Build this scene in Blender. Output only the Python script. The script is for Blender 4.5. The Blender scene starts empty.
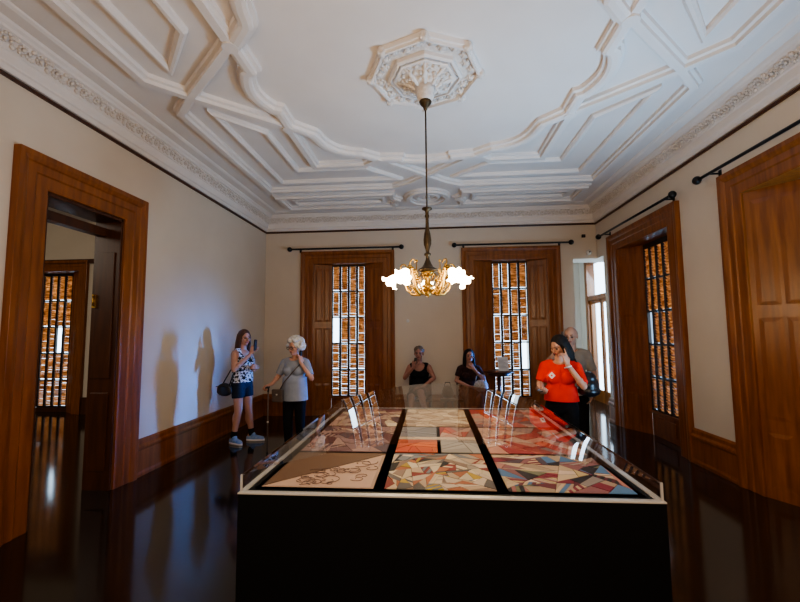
import bpy, bmesh, math, random
from mathutils import Vector, Matrix, Euler
random.seed(7)
SC = bpy.context.scene
COL = SC.collection
PI = math.pi

# ------------------------------------------------------------------ materials
def new_mat(name):
    m = bpy.data.materials.new(name); m.use_nodes = True
    nt = m.node_tree; b = nt.nodes['Principled BSDF']
    return m, nt, b

def setc(b, c, r, metal=0.0, spec=0.5):
    b.inputs['Base Color'].default_value = (*c, 1); b.inputs['Roughness'].default_value = r
    b.inputs['Metallic'].default_value = metal; b.inputs['Specular IOR Level'].default_value = spec

def mat(name, c, r=0.6, metal=0.0, spec=0.5, c2=None, scale=8.0, stretch=(1, 1, 1), bump=0.0, bscale=60.0, detail=4.0):
    m, nt, b = new_mat(name); setc(b, c, r, metal, spec)
    tc = nt.nodes.new('ShaderNodeTexCoord'); mp = nt.nodes.new('ShaderNodeMapping')
    mp.inputs['Scale'].default_value = stretch
    nt.links.new(tc.outputs['Object'], mp.inputs['Vector'])
    if c2 is not None:
        n = nt.nodes.new('ShaderNodeTexNoise'); n.inputs['Scale'].default_value = scale; n.inputs['Detail'].default_value = detail
        rp = nt.nodes.new('ShaderNodeValToRGB')
        rp.color_ramp.elements[0].position = 0.3; rp.color_ramp.elements[0].color = (*c, 1)
        rp.color_ramp.elements[1].position = 0.7; rp.color_ramp.elements[1].color = (*c2, 1)
        nt.links.new(mp.outputs['Vector'], n.inputs['Vector']); nt.links.new(n.outputs['Fac'], rp.inputs['Fac'])
        nt.links.new(rp.outputs['Color'], b.inputs['Base Color'])
    if bump > 0:
        n2 = nt.nodes.new('ShaderNodeTexNoise'); n2.inputs['Scale'].default_value = bscale; n2.inputs['Detail'].default_value = 3
        bp = nt.nodes.new('ShaderNodeBump'); bp.inputs['Strength'].default_value = bump; bp.inputs['Distance'].default_value = 0.01
        nt.links.new(mp.outputs['Vector'], n2.inputs['Vector']); nt.links.new(n2.outputs['Fac'], bp.inputs['Height'])
        nt.links.new(bp.outputs['Normal'], b.inputs['Normal'])
    return m

def attr_mat(name, r=0.7, bump=0.0, bscale=300, spec=0.3):
    m, nt, b = new_mat(name); setc(b, (1, 1, 1), r, 0, spec)
    a = nt.nodes.new('ShaderNodeVertexColor'); a.layer_name = 'Col'
    n = nt.nodes.new('ShaderNodeTexNoise'); n.inputs['Scale'].default_value = bscale
    tc = nt.nodes.new('ShaderNodeTexCoord'); nt.links.new(tc.outputs['Object'], n.inputs['Vector'])
    mx = nt.nodes.new('ShaderNodeMix'); mx.data_type = 'RGBA'; mx.blend_type = 'MULTIPLY'; mx.inputs[0].default_value = 0.35
    nt.links.new(a.outputs['Color'], mx.inputs[6]); nt.links.new(n.outputs['Color'], mx.inputs[7])
    hs = nt.nodes.new('ShaderNodeHueSaturation'); hs.inputs['Value'].default_value = 1.15
    nt.links.new(a.outputs['Color'], hs.inputs['Color'])
    nt.links.new(hs.outputs['Color'], b.inputs['Base Color'])
    if bump:
        bp = nt.nodes.new('ShaderNodeBump'); bp.inputs['Strength'].default_value = bump; bp.inputs['Distance'].default_value = 0.004
        nt.links.new(n.outputs['Fac'], bp.inputs['Height']); nt.links.new(bp.outputs['Normal'], b.inputs['Normal'])
    return m

def clear_mat(name, tint=(0.95, 0.97, 0.98), boost=1.7, rough=0.01, base=0.0):
    m = bpy.data.materials.new(name); m.use_nodes = True; nt = m.node_tree; nt.nodes.clear()
    o = nt.nodes.new('ShaderNodeOutputMaterial'); mx = nt.nodes.new('ShaderNodeMixShader')
    t = nt.nodes.new('ShaderNodeBsdfTransparent'); t.inputs['Color'].default_value = (*tint, 1)
    g = nt.nodes.new('ShaderNodeBsdfGlossy'); g.inputs['Roughness'].default_value = rough
    fr = nt.nodes.new('ShaderNodeFresnel'); fr.inputs['IOR'].default_value = 1.49
    geo = nt.nodes.new('ShaderNodeNewGeometry')
    # a thin sheet: same Fresnel from both sides
    ms = nt.nodes.new('ShaderNodeVectorMath'); ms.operation = 'SCALE'
    s2 = nt.nodes.new('ShaderNodeMath'); s2.operation = 'MULTIPLY_ADD'; s2.inputs[1].default_value = -2.0; s2.inputs[2].default_value = 1.0
    nt.links.new(geo.outputs['Backfacing'], s2.inputs[0])
    nt.links.new(geo.outputs['Normal'], ms.inputs[0]); nt.links.new(s2.outputs[0], ms.inputs['Scale'])
    mu = nt.nodes.new('ShaderNodeMath'); mu.operation = 'MULTIPLY_ADD'; mu.inputs[1].default_value = boost; mu.inputs[2].default_value = base; mu.use_clamp = True
    lw = nt.nodes.new('ShaderNodeLayerWeight'); lw.inputs['Blend'].default_value = 0.5
    # Schlick from facing: f0 + (1-f0) * facing^5
    pw = nt.nodes.new('ShaderNodeMath'); pw.operation = 'POWER'; pw.inputs[1].default_value = 6.0
    nt.links.new(lw.outputs['Facing'], pw.inputs[0])
    sa = nt.nodes.new('ShaderNodeMath'); sa.operation = 'MULTIPLY_ADD'; sa.inputs[1].default_value = 0.96; sa.inputs[2].default_value = 0.04
    nt.links.new(pw.outputs[0], sa.inputs[0]); nt.links.new(sa.outputs[0], mu.inputs[0])
    nt.links.new(mu.outputs[0], mx.inputs[0]); nt.links.new(t.outputs[0], mx.inputs[1]); nt.links.new(g.outputs[0], mx.inputs[2])
    nt.links.new(mx.outputs[0], o.inputs['Surface'])
    return m

def glow_mat(name, c, strength, base=(0.9, 0.9, 0.9)):
    m, nt, b = new_mat(name); setc(b, base, 0.4)
    b.inputs['Emission Color'].default_value = (*c, 1); b.inputs['Emission Strength'].default_value = strength
    return m

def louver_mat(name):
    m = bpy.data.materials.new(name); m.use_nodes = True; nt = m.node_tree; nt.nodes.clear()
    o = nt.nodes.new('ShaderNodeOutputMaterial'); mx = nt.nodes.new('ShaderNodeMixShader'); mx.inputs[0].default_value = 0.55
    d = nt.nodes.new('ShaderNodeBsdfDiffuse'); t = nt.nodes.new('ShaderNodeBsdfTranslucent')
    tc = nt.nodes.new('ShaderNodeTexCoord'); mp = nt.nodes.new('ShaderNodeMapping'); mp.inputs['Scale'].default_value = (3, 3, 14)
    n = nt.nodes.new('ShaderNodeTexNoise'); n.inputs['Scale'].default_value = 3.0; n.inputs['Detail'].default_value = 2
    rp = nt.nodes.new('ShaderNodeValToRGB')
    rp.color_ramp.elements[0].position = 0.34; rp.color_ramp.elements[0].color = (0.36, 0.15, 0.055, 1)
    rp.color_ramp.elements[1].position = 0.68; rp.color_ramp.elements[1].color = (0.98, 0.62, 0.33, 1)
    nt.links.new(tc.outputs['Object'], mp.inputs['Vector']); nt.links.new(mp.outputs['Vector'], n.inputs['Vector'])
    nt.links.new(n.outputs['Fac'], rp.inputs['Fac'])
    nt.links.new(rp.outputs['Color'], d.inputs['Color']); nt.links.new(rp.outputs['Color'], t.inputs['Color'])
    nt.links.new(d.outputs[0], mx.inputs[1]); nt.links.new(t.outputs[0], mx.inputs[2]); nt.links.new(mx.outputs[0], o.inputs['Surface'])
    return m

M = {}
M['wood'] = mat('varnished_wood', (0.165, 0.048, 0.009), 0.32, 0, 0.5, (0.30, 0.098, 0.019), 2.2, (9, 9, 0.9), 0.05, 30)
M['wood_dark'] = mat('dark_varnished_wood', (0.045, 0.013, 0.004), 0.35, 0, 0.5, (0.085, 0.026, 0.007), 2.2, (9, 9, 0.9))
M['sash'] = mat('sash_wood', (0.02, 0.008, 0.004), 0.4, 0, 0.4)
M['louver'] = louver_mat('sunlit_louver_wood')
M['wall'] = mat('cream_plaster', (0.62, 0.535, 0.44), 0.75, 0, 0.3, (0.66, 0.575, 0.48), 1.5, (1, 1, 1), 0.06, 40)
M['ceil'] = mat('white_plaster', (0.76, 0.70, 0.66), 0.7, 0, 0.3, (0.80, 0.745, 0.705), 2.0)
M['relief'] = mat('plaster_relief', (0.66, 0.59, 0.53), 0.75, 0, 0.3, (0.78, 0.72, 0.67), 30, (1, 1, 1), 0.6, 70)
M['floor'] = mat('polished_dark_floor', (0.010, 0.0058, 0.0042), 0.10, 0, 0.8, (0.019, 0.010, 0.007), 3.0, (10, 0.7, 1), 0.02, 8)
M['black'] = mat('black_laminate', (0.0035, 0.0035, 0.004), 0.55, 0, 0.2)
M['rim'] = mat('pale_metal_edge', (0.62, 0.60, 0.58), 0.35, 0.3)
M['clear'] = clear_mat('clear_acrylic', boost=1.4)
M['glass'] = clear_mat('window_glass', boost=1.4)
M['brass'] = mat('antique_brass', (0.42, 0.24, 0.06), 0.32, 0.9, 0.5, (0.62, 0.40, 0.12), 30)
M['bronze'] = mat('dark_bronze', (0.050, 0.032, 0.016), 0.42, 0.6, 0.5, (0.11, 0.072, 0.034), 30)
M['iron'] = mat('black_iron', (0.012, 0.011, 0.011), 0.45, 0.4)
M['shade'] = glow_mat('lit_opal_glass', (1.0, 0.80, 0.52), 16.0)
M['quilt'] = attr_mat('silk_patches', 0.62, 0.25, 240)
M['velvet'] = mat('burgundy_velvet', (0.085, 0.017, 0.017), 0.8, 0, 0.2, (0.12, 0.028, 0.026), 30)
M['thread'] = mat('dark_thread', (0.16, 0.09, 0.07), 0.7)
M['hair_black'] = mat('black_hair', (0.006, 0.005, 0.005), 0.7, 0, 0.2, (0.016, 0.012, 0.010), 40, (1, 1, .2), 0.5, 90)
M['hair_brown'] = mat('brown_hair', (0.055, 0.022, 0.012), 0.5, 0, 0.4, (0.10, 0.040, 0.022), 40, (1, 1, .2), 0.5, 90)
M['hair_white'] = mat('white_curls', (0.50, 0.48, 0.45), 0.7, 0, 0.3, (0.74, 0.72, 0.69), 40, (1, 1, 1), 0.7, 80)
M['hair_grey'] = mat('grey_brown_hair', (0.10, 0.075, 0.055), 0.6, 0, 0.3, (0.20, 0.16, 0.13), 40, (1, 1, 1), 0.5, 90)
M['skin'] = attr_mat('skin', 0.5, 0, 50, 0.4)
M['tank_print'] = mat('black_white_print', (0.015, 0.015, 0.018), 0.8, 0, 0.2, (0.62, 0.62, 0.62), 32, (1, 1, 1))
for el, pos in zip(M['tank_print'].node_tree.nodes['Color Ramp'].color_ramp.elements, (0.46, 0.54)): el.position = pos
M['denim'] = mat('navy_denim', (0.012, 0.018, 0.035), 0.85, 0, 0.2, (0.022, 0.032, 0.058), 60)
M['tee'] = mat('blue_grey_jersey', (0.26, 0.29, 0.36), 0.9, 0, 0.1, (0.31, 0.34, 0.41), 10, (1, 1, 1), 0.25, 14)
M['blackcloth'] = mat('black_cloth', (0.006, 0.006, 0.008), 0.9, 0, 0.15, (0.011, 0.011, 0.013), 20, (1, 1, 1), 0.3, 14)
M['red'] = mat('red_jersey', (0.60, 0.022, 0.012), 0.8, 0, 0.2, (0.72, 0.035, 0.018), 8, (1, 1, 1), 0.3, 12)
M['taupe'] = mat('taupe_cloth', (0.20, 0.165, 0.135), 0.9, 0, 0.1, (0.25, 0.21, 0.17), 12, (1, 1, 1), 0.25, 14)
M['brownprint'] = mat('dark_brown_print', (0.018, 0.010, 0.010), 0.9, 0, 0.1, (0.055, 0.026, 0.024), 50)
M['leather'] = mat('black_leather', (0.008, 0.008, 0.010), 0.35, 0, 0.5, (0.014, 0.014, 0.017), 30, (1, 1, 1), 0.3, 40)
M['tan'] = mat('grey_brown_leather', (0.085, 0.062, 0.052), 0.6, 0, 0.3, (0.11, 0.082, 0.070), 30)
M['palebag'] = mat('pale_grey_patterned_cloth', (0.42, 0.41, 0.42), 0.8, 0, 0.2, (0.20, 0.19, 0.20), 45)
M['handset'] = mat('black_plastic', (0.006, 0.006, 0.007), 0.3, 0, 0.5)
M['white'] = mat('white_paint', (0.72, 0.72, 0.72), 0.5)
M['bluegrey'] = mat('blue_grey_mesh', (0.10, 0.22, 0.52), 0.6, 0, 0.3, (0.30, 0.42, 0.62), 20)
M['paper'] = mat('pale_paper', (0.62, 0.66, 0.74), 0.6)
M['print'] = mat('grey_print', (0.30, 0.34, 0.42), 0.6)

# ------------------------------------------------------------------ helpers
def tag(o, label=None, cat=None, group=None, kind=None):
    if label: o['label'] = label
    if cat: o['category'] = cat
    if group: o['group'] = group
    if kind: o['kind'] = kind
    return o

def empty(name, loc=(0, 0, 0), rz=0.0, parent=None):
    o = bpy.data.objects.new(name, None); COL.objects.link(o)
    o.empty_display_size = 0.1; o.location = loc; o.rotation_euler = (0, 0, rz); o.parent = parent
    return o

def ob(name, me, m, parent=None):
    o = bpy.data.objects.new(name, me); COL.objects.link(o); o.parent = parent
    if m is not None and len(me.materials) == 0: me.materials.append(m)
    return o

def ident(p): return p

class MB:
    """collects shapes and links them as one mesh"""
    def __init__(s, f=None): s.v = []; s.f = []; s.sm = []; s.col = []; s.fn = f or ident
    def add(s, vs, fs, smooth=False, col=None):
        n = len(s.v); s.v += [Vector(s.fn(Vector(p))) for p in vs]
        for f in fs: s.f.append([i + n for i in f]); s.sm.append(smooth); s.col.append(col)
    def box(s, x0, x1, y0, y1, z0, z1, col=None):
        s.add([(x0, y0, z0), (x1, y0, z0), (x1, y1, z0), (x0, y1, z0), (x0, y0, z1), (x1, y0, z1), (x1, y1, z1), (x0, y1, z1)],
              [(0, 3, 2, 1), (4, 5, 6, 7), (0, 1, 5, 4), (1, 2, 6, 5), (2, 3, 7, 6), (3, 0, 4, 7)], False, col)
    def lathe(s, prof, c=(0, 0, 0), n=20, smooth=True, axis='z'):
        vs = []; fs = []; k = len(prof)
        for i in range(n):
            a = 2 * PI * i / n
            for r, z in prof: vs.append((c[0] + r * math.cos(a), c[1] + r * math.sin(a), c[2] + z))
        for i in range(n):
            j = (i + 1) % n
            for q in range(k - 1): fs.append((i * k + q, j * k + q, j * k + q + 1, i * k + q + 1))
        fs.append([i * k for i in range(n)][::-1]); fs.append([i * k + k - 1 for i in range(n)])
        s.add(vs, fs, smooth)
    def tube(s, pts, r, n=8, smooth=True):
        pts = [Vector(p) for p in pts]; rs = r if isinstance(r, (list, tuple)) else [r] * len(pts)
        vs = []; fs = []; prev = None
        for i, p in enumerate(pts):
            t = (pts[min(i + 1, len(pts) - 1)] - pts[max(i - 1, 0)]).normalized()
            if prev is None:
                a = Vector((0, 0, 1)) if abs(t.z) < 0.9 else Vector((1, 0, 0)); u = t.cross(a).normalized()
            else:
                u = (prev - t * prev.dot(t)).normalized()
            prev = u; w = t.cross(u)
            for k in range(n):
                a = 2 * PI * k / n; vs.append(p + (u * math.cos(a) + w * math.sin(a)) * rs[i])
        for i in range(len(pts) - 1):
            for k in range(n):
                j = (k + 1) % n; fs.append((i * n + k, i * n + j, (i + 1) * n + j, (i + 1) * n + k))
        fs.append(list(range(n))[::-1]); fs.append([(len(pts) - 1) * n + k for k in range(n)])
        s.add(vs, fs, smooth)
    def ball(s, c, r, n=10, m=6):
        rx, ry, rz = r if isinstance(r, (list, tuple)) else (r, r, r)
        vs = [(c[0], c[1], c[2] + rz)]; fs = []
        for i in range(1, m):
            t = PI * i / m
            for k in range(n):
                a = 2 * PI * k / n; vs.append((c[0] + rx * math.sin(t) * math.cos(a), c[1] + ry * math.sin(t) * math.sin(a), c[2] + rz * math.cos(t)))
        vs.append((c[0], c[1], c[2] - rz)); e = len(vs) - 1
        for k in range(n):
            j = (k + 1) % n; fs.append((0, 1 + k, 1 + j)); fs.append((e, e - n + j, e - n + k))
            for i in range(m - 2): fs.append((1 + i * n + k, 1 + (i + 1) * n + k, 1 + (i + 1) * n + j, 1 + i * n + j))
        s.add(vs, fs, True)
    def sweep(s, path, prof, closed=False, fn=ident):
        """path: 2-D points; prof: (offset to the left of travel, height); fn maps (a,b,h) to 3-D"""
        P = [Vector(p) for p in path]; n = len(P); vs = []; k = len(prof)
        for i in range(n):
            d1 = (P[i] - P[i - 1]) if (i > 0 or closed) else None
            d2 = (P[(i + 1) % n] - P[i]) if (i < n - 1 or closed) else None
            if d1 is None: d1 = d2
            if d2 is None: d2 = d1
            d1 = d1.normalized(); d2 = d2.normalized()
            n1 = Vector((-d1.y, d1.x)); n2 = Vector((-d2.y, d2.x)); m = n1 + n2
            if m.length < 1e-6: m = n1
            m = m / max(0.35, m.dot(n1))
            for o, h in prof:
                q = P[i] + m * o; vs.append(fn((q.x, q.y, h)))
        fs = []
        for i in range(n if closed else n - 1):
            j = (i + 1) % n
            for q in range(k - 1): fs.append((i * k + q, j * k + q, j * k + q + 1, i * k + q + 1))
        if not closed:
            fs.append(list(range(k))); fs.append([(n - 1) * k + q for q in range(k)][::-1])
        s.add(vs, fs)
    def build(s, name, m, parent=None, bevel=0.0):
        me = bpy.data.meshes.new(name); me.from_pydata(s.v, [], s.f); me.update()
        bm = bmesh.new(); bm.from_mesh(me); bmesh.ops.recalc_face_normals(bm, faces=bm.faces); bm.to_mesh(me); bm.free()
        for p, q in zip(me.polygons, s.sm): p.use_smooth = q
        if any(c is not None for c in s.col):
            ca = me.color_attributes.new('Col', 'FLOAT_COLOR', 'CORNER')
            for p, c in zip(me.polygons, s.col):
                for li in p.loop_indices: ca.data[li].color = (*(c or (0.5, 0.5, 0.5)), 1)
        o = ob(name, me, m, parent)
        if bevel > 0:
            bv = o.modifiers.new('bevel', 'BEVEL'); bv.width = bevel; bv.segments = 2; bv.limit_method = 'ANGLE'
        return o

def struct(o): o['kind'] = 'structure'; return o

# ------------------------------------------------------------------ dimensions
L, R, B, F, H = -3.35, 3.20, 7.80, -0.75, 4.03
T = 0.45            # wall thickness

# ------------------------------------------------------------------ floor, ceiling, walls
mb = MB(); mb.box(-11, R + 3.0, F - T, 11.2, -0.12, 0); struct(mb.build('floor', M['floor']))
mb = MB(); mb.box(L - T, R + T, F - T, B + T, H, H + 0.12); struct(mb.build('ceiling', M['ceil']))

def wall_with_openings(name, u0, u1, z0, z1, openings, fn, m):
    """u along the wall, w through it, z up; openings (ua, ub, za, zb)"""
    mb = MB(fn); us = sorted(openings); cur = u0
    for a, b, za, zb in us:
        if a > cur: mb.box(cur, a, 0, T, z0, z1)
        if za > z0: mb.box(a, b, 0, T, z0, za)
        if zb < z1: mb.box(a, b, 0, T, zb, z1)
        cur = b
    if cur < u1: mb.box(cur, u1, 0, T, z0, z1)
    return struct(mb.build(name, m))

fn_back = lambda p: Vector((p[0], B + p[1], p[2]))
fn_right = lambda p: Vector((R + p[1], p[0], p[2]))
TL = 0.30
fn_left = lambda p: Vector((L - p[1] * TL / T, p[0], p[2]))
fn_front = lambda p: Vector((p[0], F - p[1], p[2]))
W1, W2 = (-2.350, -0.955), (0.865, 2.250)
WR1, WR2 = (5.508, 6.98), (2.69, 4.218)
DL = (3.146, 4.034)
wall_with_openings('wall_back', L - T, R, 0, H, [(*W1, 0, 3.01), (*W2, 0, 3.01), (2.75, R, 0, 3.0)], fn_back, M['wall'])
wall_with_openings('wall_right', F - T, B + T, 0, H, [(*WR1, 0, 3.0), (*WR2, 0, 3.0), (7.52, B + T, 0, 3.0), (0.2, 1.5, 0.0, 3.0)], fn_right, M['wall'])
wall_with_openings('wall_left', F - T, B, 0, H, [(*DL, 0, 2.87), (0.1, 1.3, 0.0, 2.87)], fn_left, M['wall'])
wall_with_openings('wall_front', L - T, R + T, 0, H, [], fn_front, M['wall'])

# ------------------------------------------------------------------ windows
def casing(mb, a0, a1, top, width, fn):
    """stepped architrave around an opening; fn(a, z, h)"""
    w = width
    prof = [(0, 0), (0, 0.03), (-0.02, 0.035), (-0.11 * w / .28, 0.035), (-0.12 * w / .28, 0.05), (-0.19 * w / .28, 0.05),
            (-0.20 * w / .28, 0.065), (-0.235 * w / .28, 0.085), (-w, 0.09), (-w, 0)]
    # travel left-bottom > up > right > down : the opening is on the right, so offset outwards is to the left
    pr = [(-o, h * .7) for o, h in prof]
    mb.sweep([(a0, 0.0), (a0, top), (a1, top), (a1, 0.0)], pr, False, fn)
    # a taller plinth block at each foot
    return mb

def window(name, fn, a0, a1, top, sill, flip=False, d=0.22, cw=0.27, open_cells=(), rows=5, glass_top=2.93, seed=1, apron=True):
    """fn(u, w, z): w grows outwards from the room. Splayed panelled jambs, dark sash, louvred shutters beyond."""
    rnd = random.Random(seed)
    root = struct(empty(name))
    c = (a0 + a1) / 2; g = 0.345
    cs = MB(); casing(cs, a0, a1, top, cw, lambda q: fn((q[0], -q[2], q[1])))
    cs.build('window_frame', M['wood'], root, 0.004)
    # splayed jamb panels with raised fields
    for sgn, ua, ub in ((-1, a0, c - g), (1, a1, c + g)):
        pm = MB(fn)
        pm.add([(ua, 0.0, 0), (ub, d, 0), (ub, d, top), (ua, 0.0, top), (ua, 0.05 + d, 0), (ua, 0.05 + d, top)],
               [(0, 1, 2, 3), (0, 4, 1), (3, 2, 5), (1, 4, 5, 2)])
        def at(t, z, off):
            # point on the splay, off = distance out of it towards the room
            nx, ny = (-(d), (ub - ua)); ln = math.hypot(nx, ny); nx, ny = nx / ln, ny / ln
            if ny > 0: nx, ny = -nx, -ny
            return (ua + (ub - ua) * t + nx * off, d * t + ny * off, z)
        for t0, t1 in ((0.10, 0.50), (0.56, 0.93)):
            for za, zb in ((0.10, 0.62), (0.74, 1.72), (1.84, top - 0.1)):
                o = [at(t0, za, .001), at(t1, za, .001), at(t1, zb, .001), at(t0, zb, .001)]
                e = 0.09; ez = 0.04
                i_ = [at(t0 + e, za + ez, .007), at(t1 - e, za + ez, .007), at(t1 - e, zb - ez, .007), at(t0 + e, zb - ez, .007)]
                pm.add(o + i_, [(0, 1, 5, 4), (1, 2, 6, 5), (2, 3, 7, 6), (3, 0, 4, 7), (4, 5, 6, 7)])
        pm.build('jamb_panel', M['wood'], root)
    hd = MB(fn); hd.add([(a0, 0, top), (a1, 0, top), (c + g, d, top - 0.02), (c - g, d, top - 0.02), (a0, d + .06, top + .02), (a1, d + .06, top + .02)],
                        [(0, 1, 2, 3), (3, 2, 5, 4), (0, 3, 4), (1, 5, 2), (0, 4, 5, 1)])
    hd.build('window_head', M['wood'], root)
    if apron:
        ap = MB(fn); ap.box(c - g, c + g, d, d + .05, 0, sill - .03); ap.box(c - g - .02, c + g + .02, d - .03, d + .06, sill - .03, sill)
        ap.box(c - g + .08, c + g - .08, d - .012, d, 0.08, sill - .09)
        ap.build('apron', M['wood'], root, 0.004)
    # sash: stiles, rails
    sm = MB(fn); w0, w1 = d + 0.0, d + 0.045
    cols = 4; cwid = 2 * g / cols; rh = (glass_top - sill) / rows; bar = 0.0215
    for k in range(cols + 1):
        u = c - g + k * cwid; sm.box(u - bar, u + bar, w0, w1, sill, glass_top + 0.02)
    for k in range(rows + 1):
        z = sill + k * rh; hb = 0.014 if k not in (0, rows) else 0.02
        sm.box(c - g, c + g, w0 + .004, w1 - .004, z - hb, z + hb)
    sm.box(c - g - .02, c + g + .02, w0, w1, glass_top + 0.01, top + 0.02)
    sm.build('sash', M['sash'], root)
    gm = MB(fn); gm.add([(c - g, d + .055, sill), (c + g, d + .055, sill), (c + g, d + .055, glass_top), (c - g, d + .055, glass_top)], [(0, 1, 2, 3)])
    gm.build('pane', M['glass'], root)
    # louvred leaves beyond the glass, one per column
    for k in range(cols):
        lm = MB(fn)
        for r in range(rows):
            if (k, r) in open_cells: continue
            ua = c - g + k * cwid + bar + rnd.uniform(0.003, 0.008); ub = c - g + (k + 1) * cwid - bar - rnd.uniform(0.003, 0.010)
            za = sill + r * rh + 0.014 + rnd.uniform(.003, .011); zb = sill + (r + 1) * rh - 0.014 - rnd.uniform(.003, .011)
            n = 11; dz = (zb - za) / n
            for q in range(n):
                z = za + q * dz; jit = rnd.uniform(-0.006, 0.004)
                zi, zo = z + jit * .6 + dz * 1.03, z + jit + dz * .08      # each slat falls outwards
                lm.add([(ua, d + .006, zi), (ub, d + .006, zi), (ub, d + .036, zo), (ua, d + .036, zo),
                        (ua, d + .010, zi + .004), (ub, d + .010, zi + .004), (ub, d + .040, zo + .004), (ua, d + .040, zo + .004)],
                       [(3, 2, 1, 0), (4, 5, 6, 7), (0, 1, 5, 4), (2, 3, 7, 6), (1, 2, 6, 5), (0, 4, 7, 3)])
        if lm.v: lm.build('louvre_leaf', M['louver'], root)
    return root

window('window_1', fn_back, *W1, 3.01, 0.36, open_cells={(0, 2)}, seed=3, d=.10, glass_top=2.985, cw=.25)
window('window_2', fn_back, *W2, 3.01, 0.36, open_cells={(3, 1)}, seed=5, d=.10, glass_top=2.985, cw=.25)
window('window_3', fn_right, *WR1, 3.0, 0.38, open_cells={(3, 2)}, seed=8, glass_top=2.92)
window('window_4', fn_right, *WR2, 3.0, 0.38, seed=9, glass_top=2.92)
fb2 = lambda p: Vector((p[0], B + p[1], p[2]))

# ------------------------------------------------------------------ left doorway with the next room
dr = struct(empty('door_1'))
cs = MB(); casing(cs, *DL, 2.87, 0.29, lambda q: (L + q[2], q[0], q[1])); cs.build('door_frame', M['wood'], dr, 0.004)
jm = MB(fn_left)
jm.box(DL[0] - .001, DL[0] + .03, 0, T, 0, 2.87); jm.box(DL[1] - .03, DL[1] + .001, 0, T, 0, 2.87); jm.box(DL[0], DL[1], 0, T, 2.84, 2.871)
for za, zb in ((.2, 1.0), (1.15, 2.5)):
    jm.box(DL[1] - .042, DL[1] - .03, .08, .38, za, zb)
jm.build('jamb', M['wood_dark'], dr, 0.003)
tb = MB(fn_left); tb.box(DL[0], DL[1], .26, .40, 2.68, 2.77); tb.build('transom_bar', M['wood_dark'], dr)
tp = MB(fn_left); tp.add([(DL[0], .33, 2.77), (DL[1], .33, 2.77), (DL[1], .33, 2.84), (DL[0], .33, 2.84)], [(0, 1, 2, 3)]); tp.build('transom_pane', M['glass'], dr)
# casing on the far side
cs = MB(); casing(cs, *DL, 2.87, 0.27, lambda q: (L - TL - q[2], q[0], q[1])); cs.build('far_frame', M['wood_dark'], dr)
# brass piece standing in for a small warm glint on the jamb
bt = MB(lambda p: Vector((-3.605 + p[0], DL[1] - .045 - p[1], 1.97 + p[2])))
bt.box(-.02, .02, 0, .012, -.07, .07); bt.tube([(0, .02, -.05), (0, .02, .06)], .008, 8); bt.ball((0, .02, .065), .012, 8, 6); bt.build('glint_piece', M['brass'], dr)

# next room shell
fn_hb = lambda p: Vector((p[0], B + p[1], p[2]))
HW = (-8.80, -7.42)
wall_with_openings('wall_hall_back', -11, L - TL, 0, H, [(*HW, 0, 2.98)], fn_hb, M['wall'])
mb = MB(); mb.box(-11, -10.6, F, B, 0, H); struct(mb.build('wall_hall_left', M['wall']))
mb = MB(); mb.box(-11, L - T, F - T, F, 0, H); struct(mb.build('wall_hall_front', M['wall']))
mb = MB(); mb.box(-11, L - T, F - T, B + T, H, H + .12); struct(mb.build('ceiling_hall', M['ceil']))
window('window_5', fn_hb, *HW, 2.98, 0.10, open_cells={(2, 2)}, seed=12, apron=False, cw=0.22)
mb = MB(); mb.box(-8.5, -7.7, B + .2, B + .28, 0, .085); struct(mb.build('trim_hall_sill', M['wood_dark']))
mb = MB(); mb.box(-11, HW[0] - .22, B - .04, B, 0, .34); mb.box(HW[1] + .22, L - T, B - .04, B, 0, .34); struct(mb.build('baseboard_hall', M['wood_dark']))
mb = MB(); mb.box(-10.6, L - TL, B - .05, B, 3.13, 3.22); struct(mb.build('trim_hall', M['wood_dark']))

# ------------------------------------------------------------------ passage behind the right corner
PX = 3.80
mb = MB(); mb.box(2.47, 2.57, B + T, 10.4, 0, 3.5); struct(mb.build('wall_passage_left', M['wall']))
mb = MB(); mb.box(2.47, PX + .2, 10.4, 10.6, 0, 3.5); struct(mb.build('wall_passage_back', M['wall']))
mb = MB(); mb.box(2.47, PX + .2, B + T, 10.6, 3.5, 3.6); struct(mb.build('ceiling_passage', M['ceil']))
fn_pas = lambda p: Vector((PX + p[1], p[0], p[2]))
mb = MB(fn_pas)
mb.box(9.95, 10.4, 0, .2, 0, 3.5); mb.box(8.2, 8.55, 0, .2, 0, 3.5); mb.box(8.55, 9.95, 0, .2, 3.32, 3.5); struct(mb.build('wall_passage_right', M['wall']))
d2 = struct(empty('door_2'))
fm = MB(fn_pas)
fm.box(9.83, 9.97, -.04, .14, 0, 3.34); fm.box(8.53, 8.65, -.04, .14, 0, 3.34); fm.box(8.65, 9.83, -.04, .14, 3.22, 3.34); fm.box(8.65, 9.83, -.03, .14, 2.33, 2.44)
fm.build('door_frame', M['wood'], d2, 0.004)
lm = MB(fn_pas)
for ua, ub in ((9.24, 9.83), (8.65, 9.22)):
    lm.box(ua, ua + .05, .02, .06, 0, 2.33); lm.box(ub - .05, ub, .02, .06, 0, 2.33)
    lm.box(ua + .05, ub - .05, .02, .06, 0, .28); lm.box(ua + .05, ub - .05, .02, .06, 2.25, 2.33)
lm.build('glazed_leaves', M['wood'], d2, 0.003)
gm = MB(fn_pas)
gm.add([(8.65, .05, .28), (9.83, .05, .28), (9.83, .05, 2.25), (8.65, .05, 2.25)], [(0, 1, 2, 3)])
gm.add([(8.65, .05, 2.44), (9.83, .05, 2.44), (9.83, .05, 3.22), (8.65, .05, 3.22)], [(0, 1, 2, 3)])
gm.build('pane', M['glass'], d2)
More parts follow.
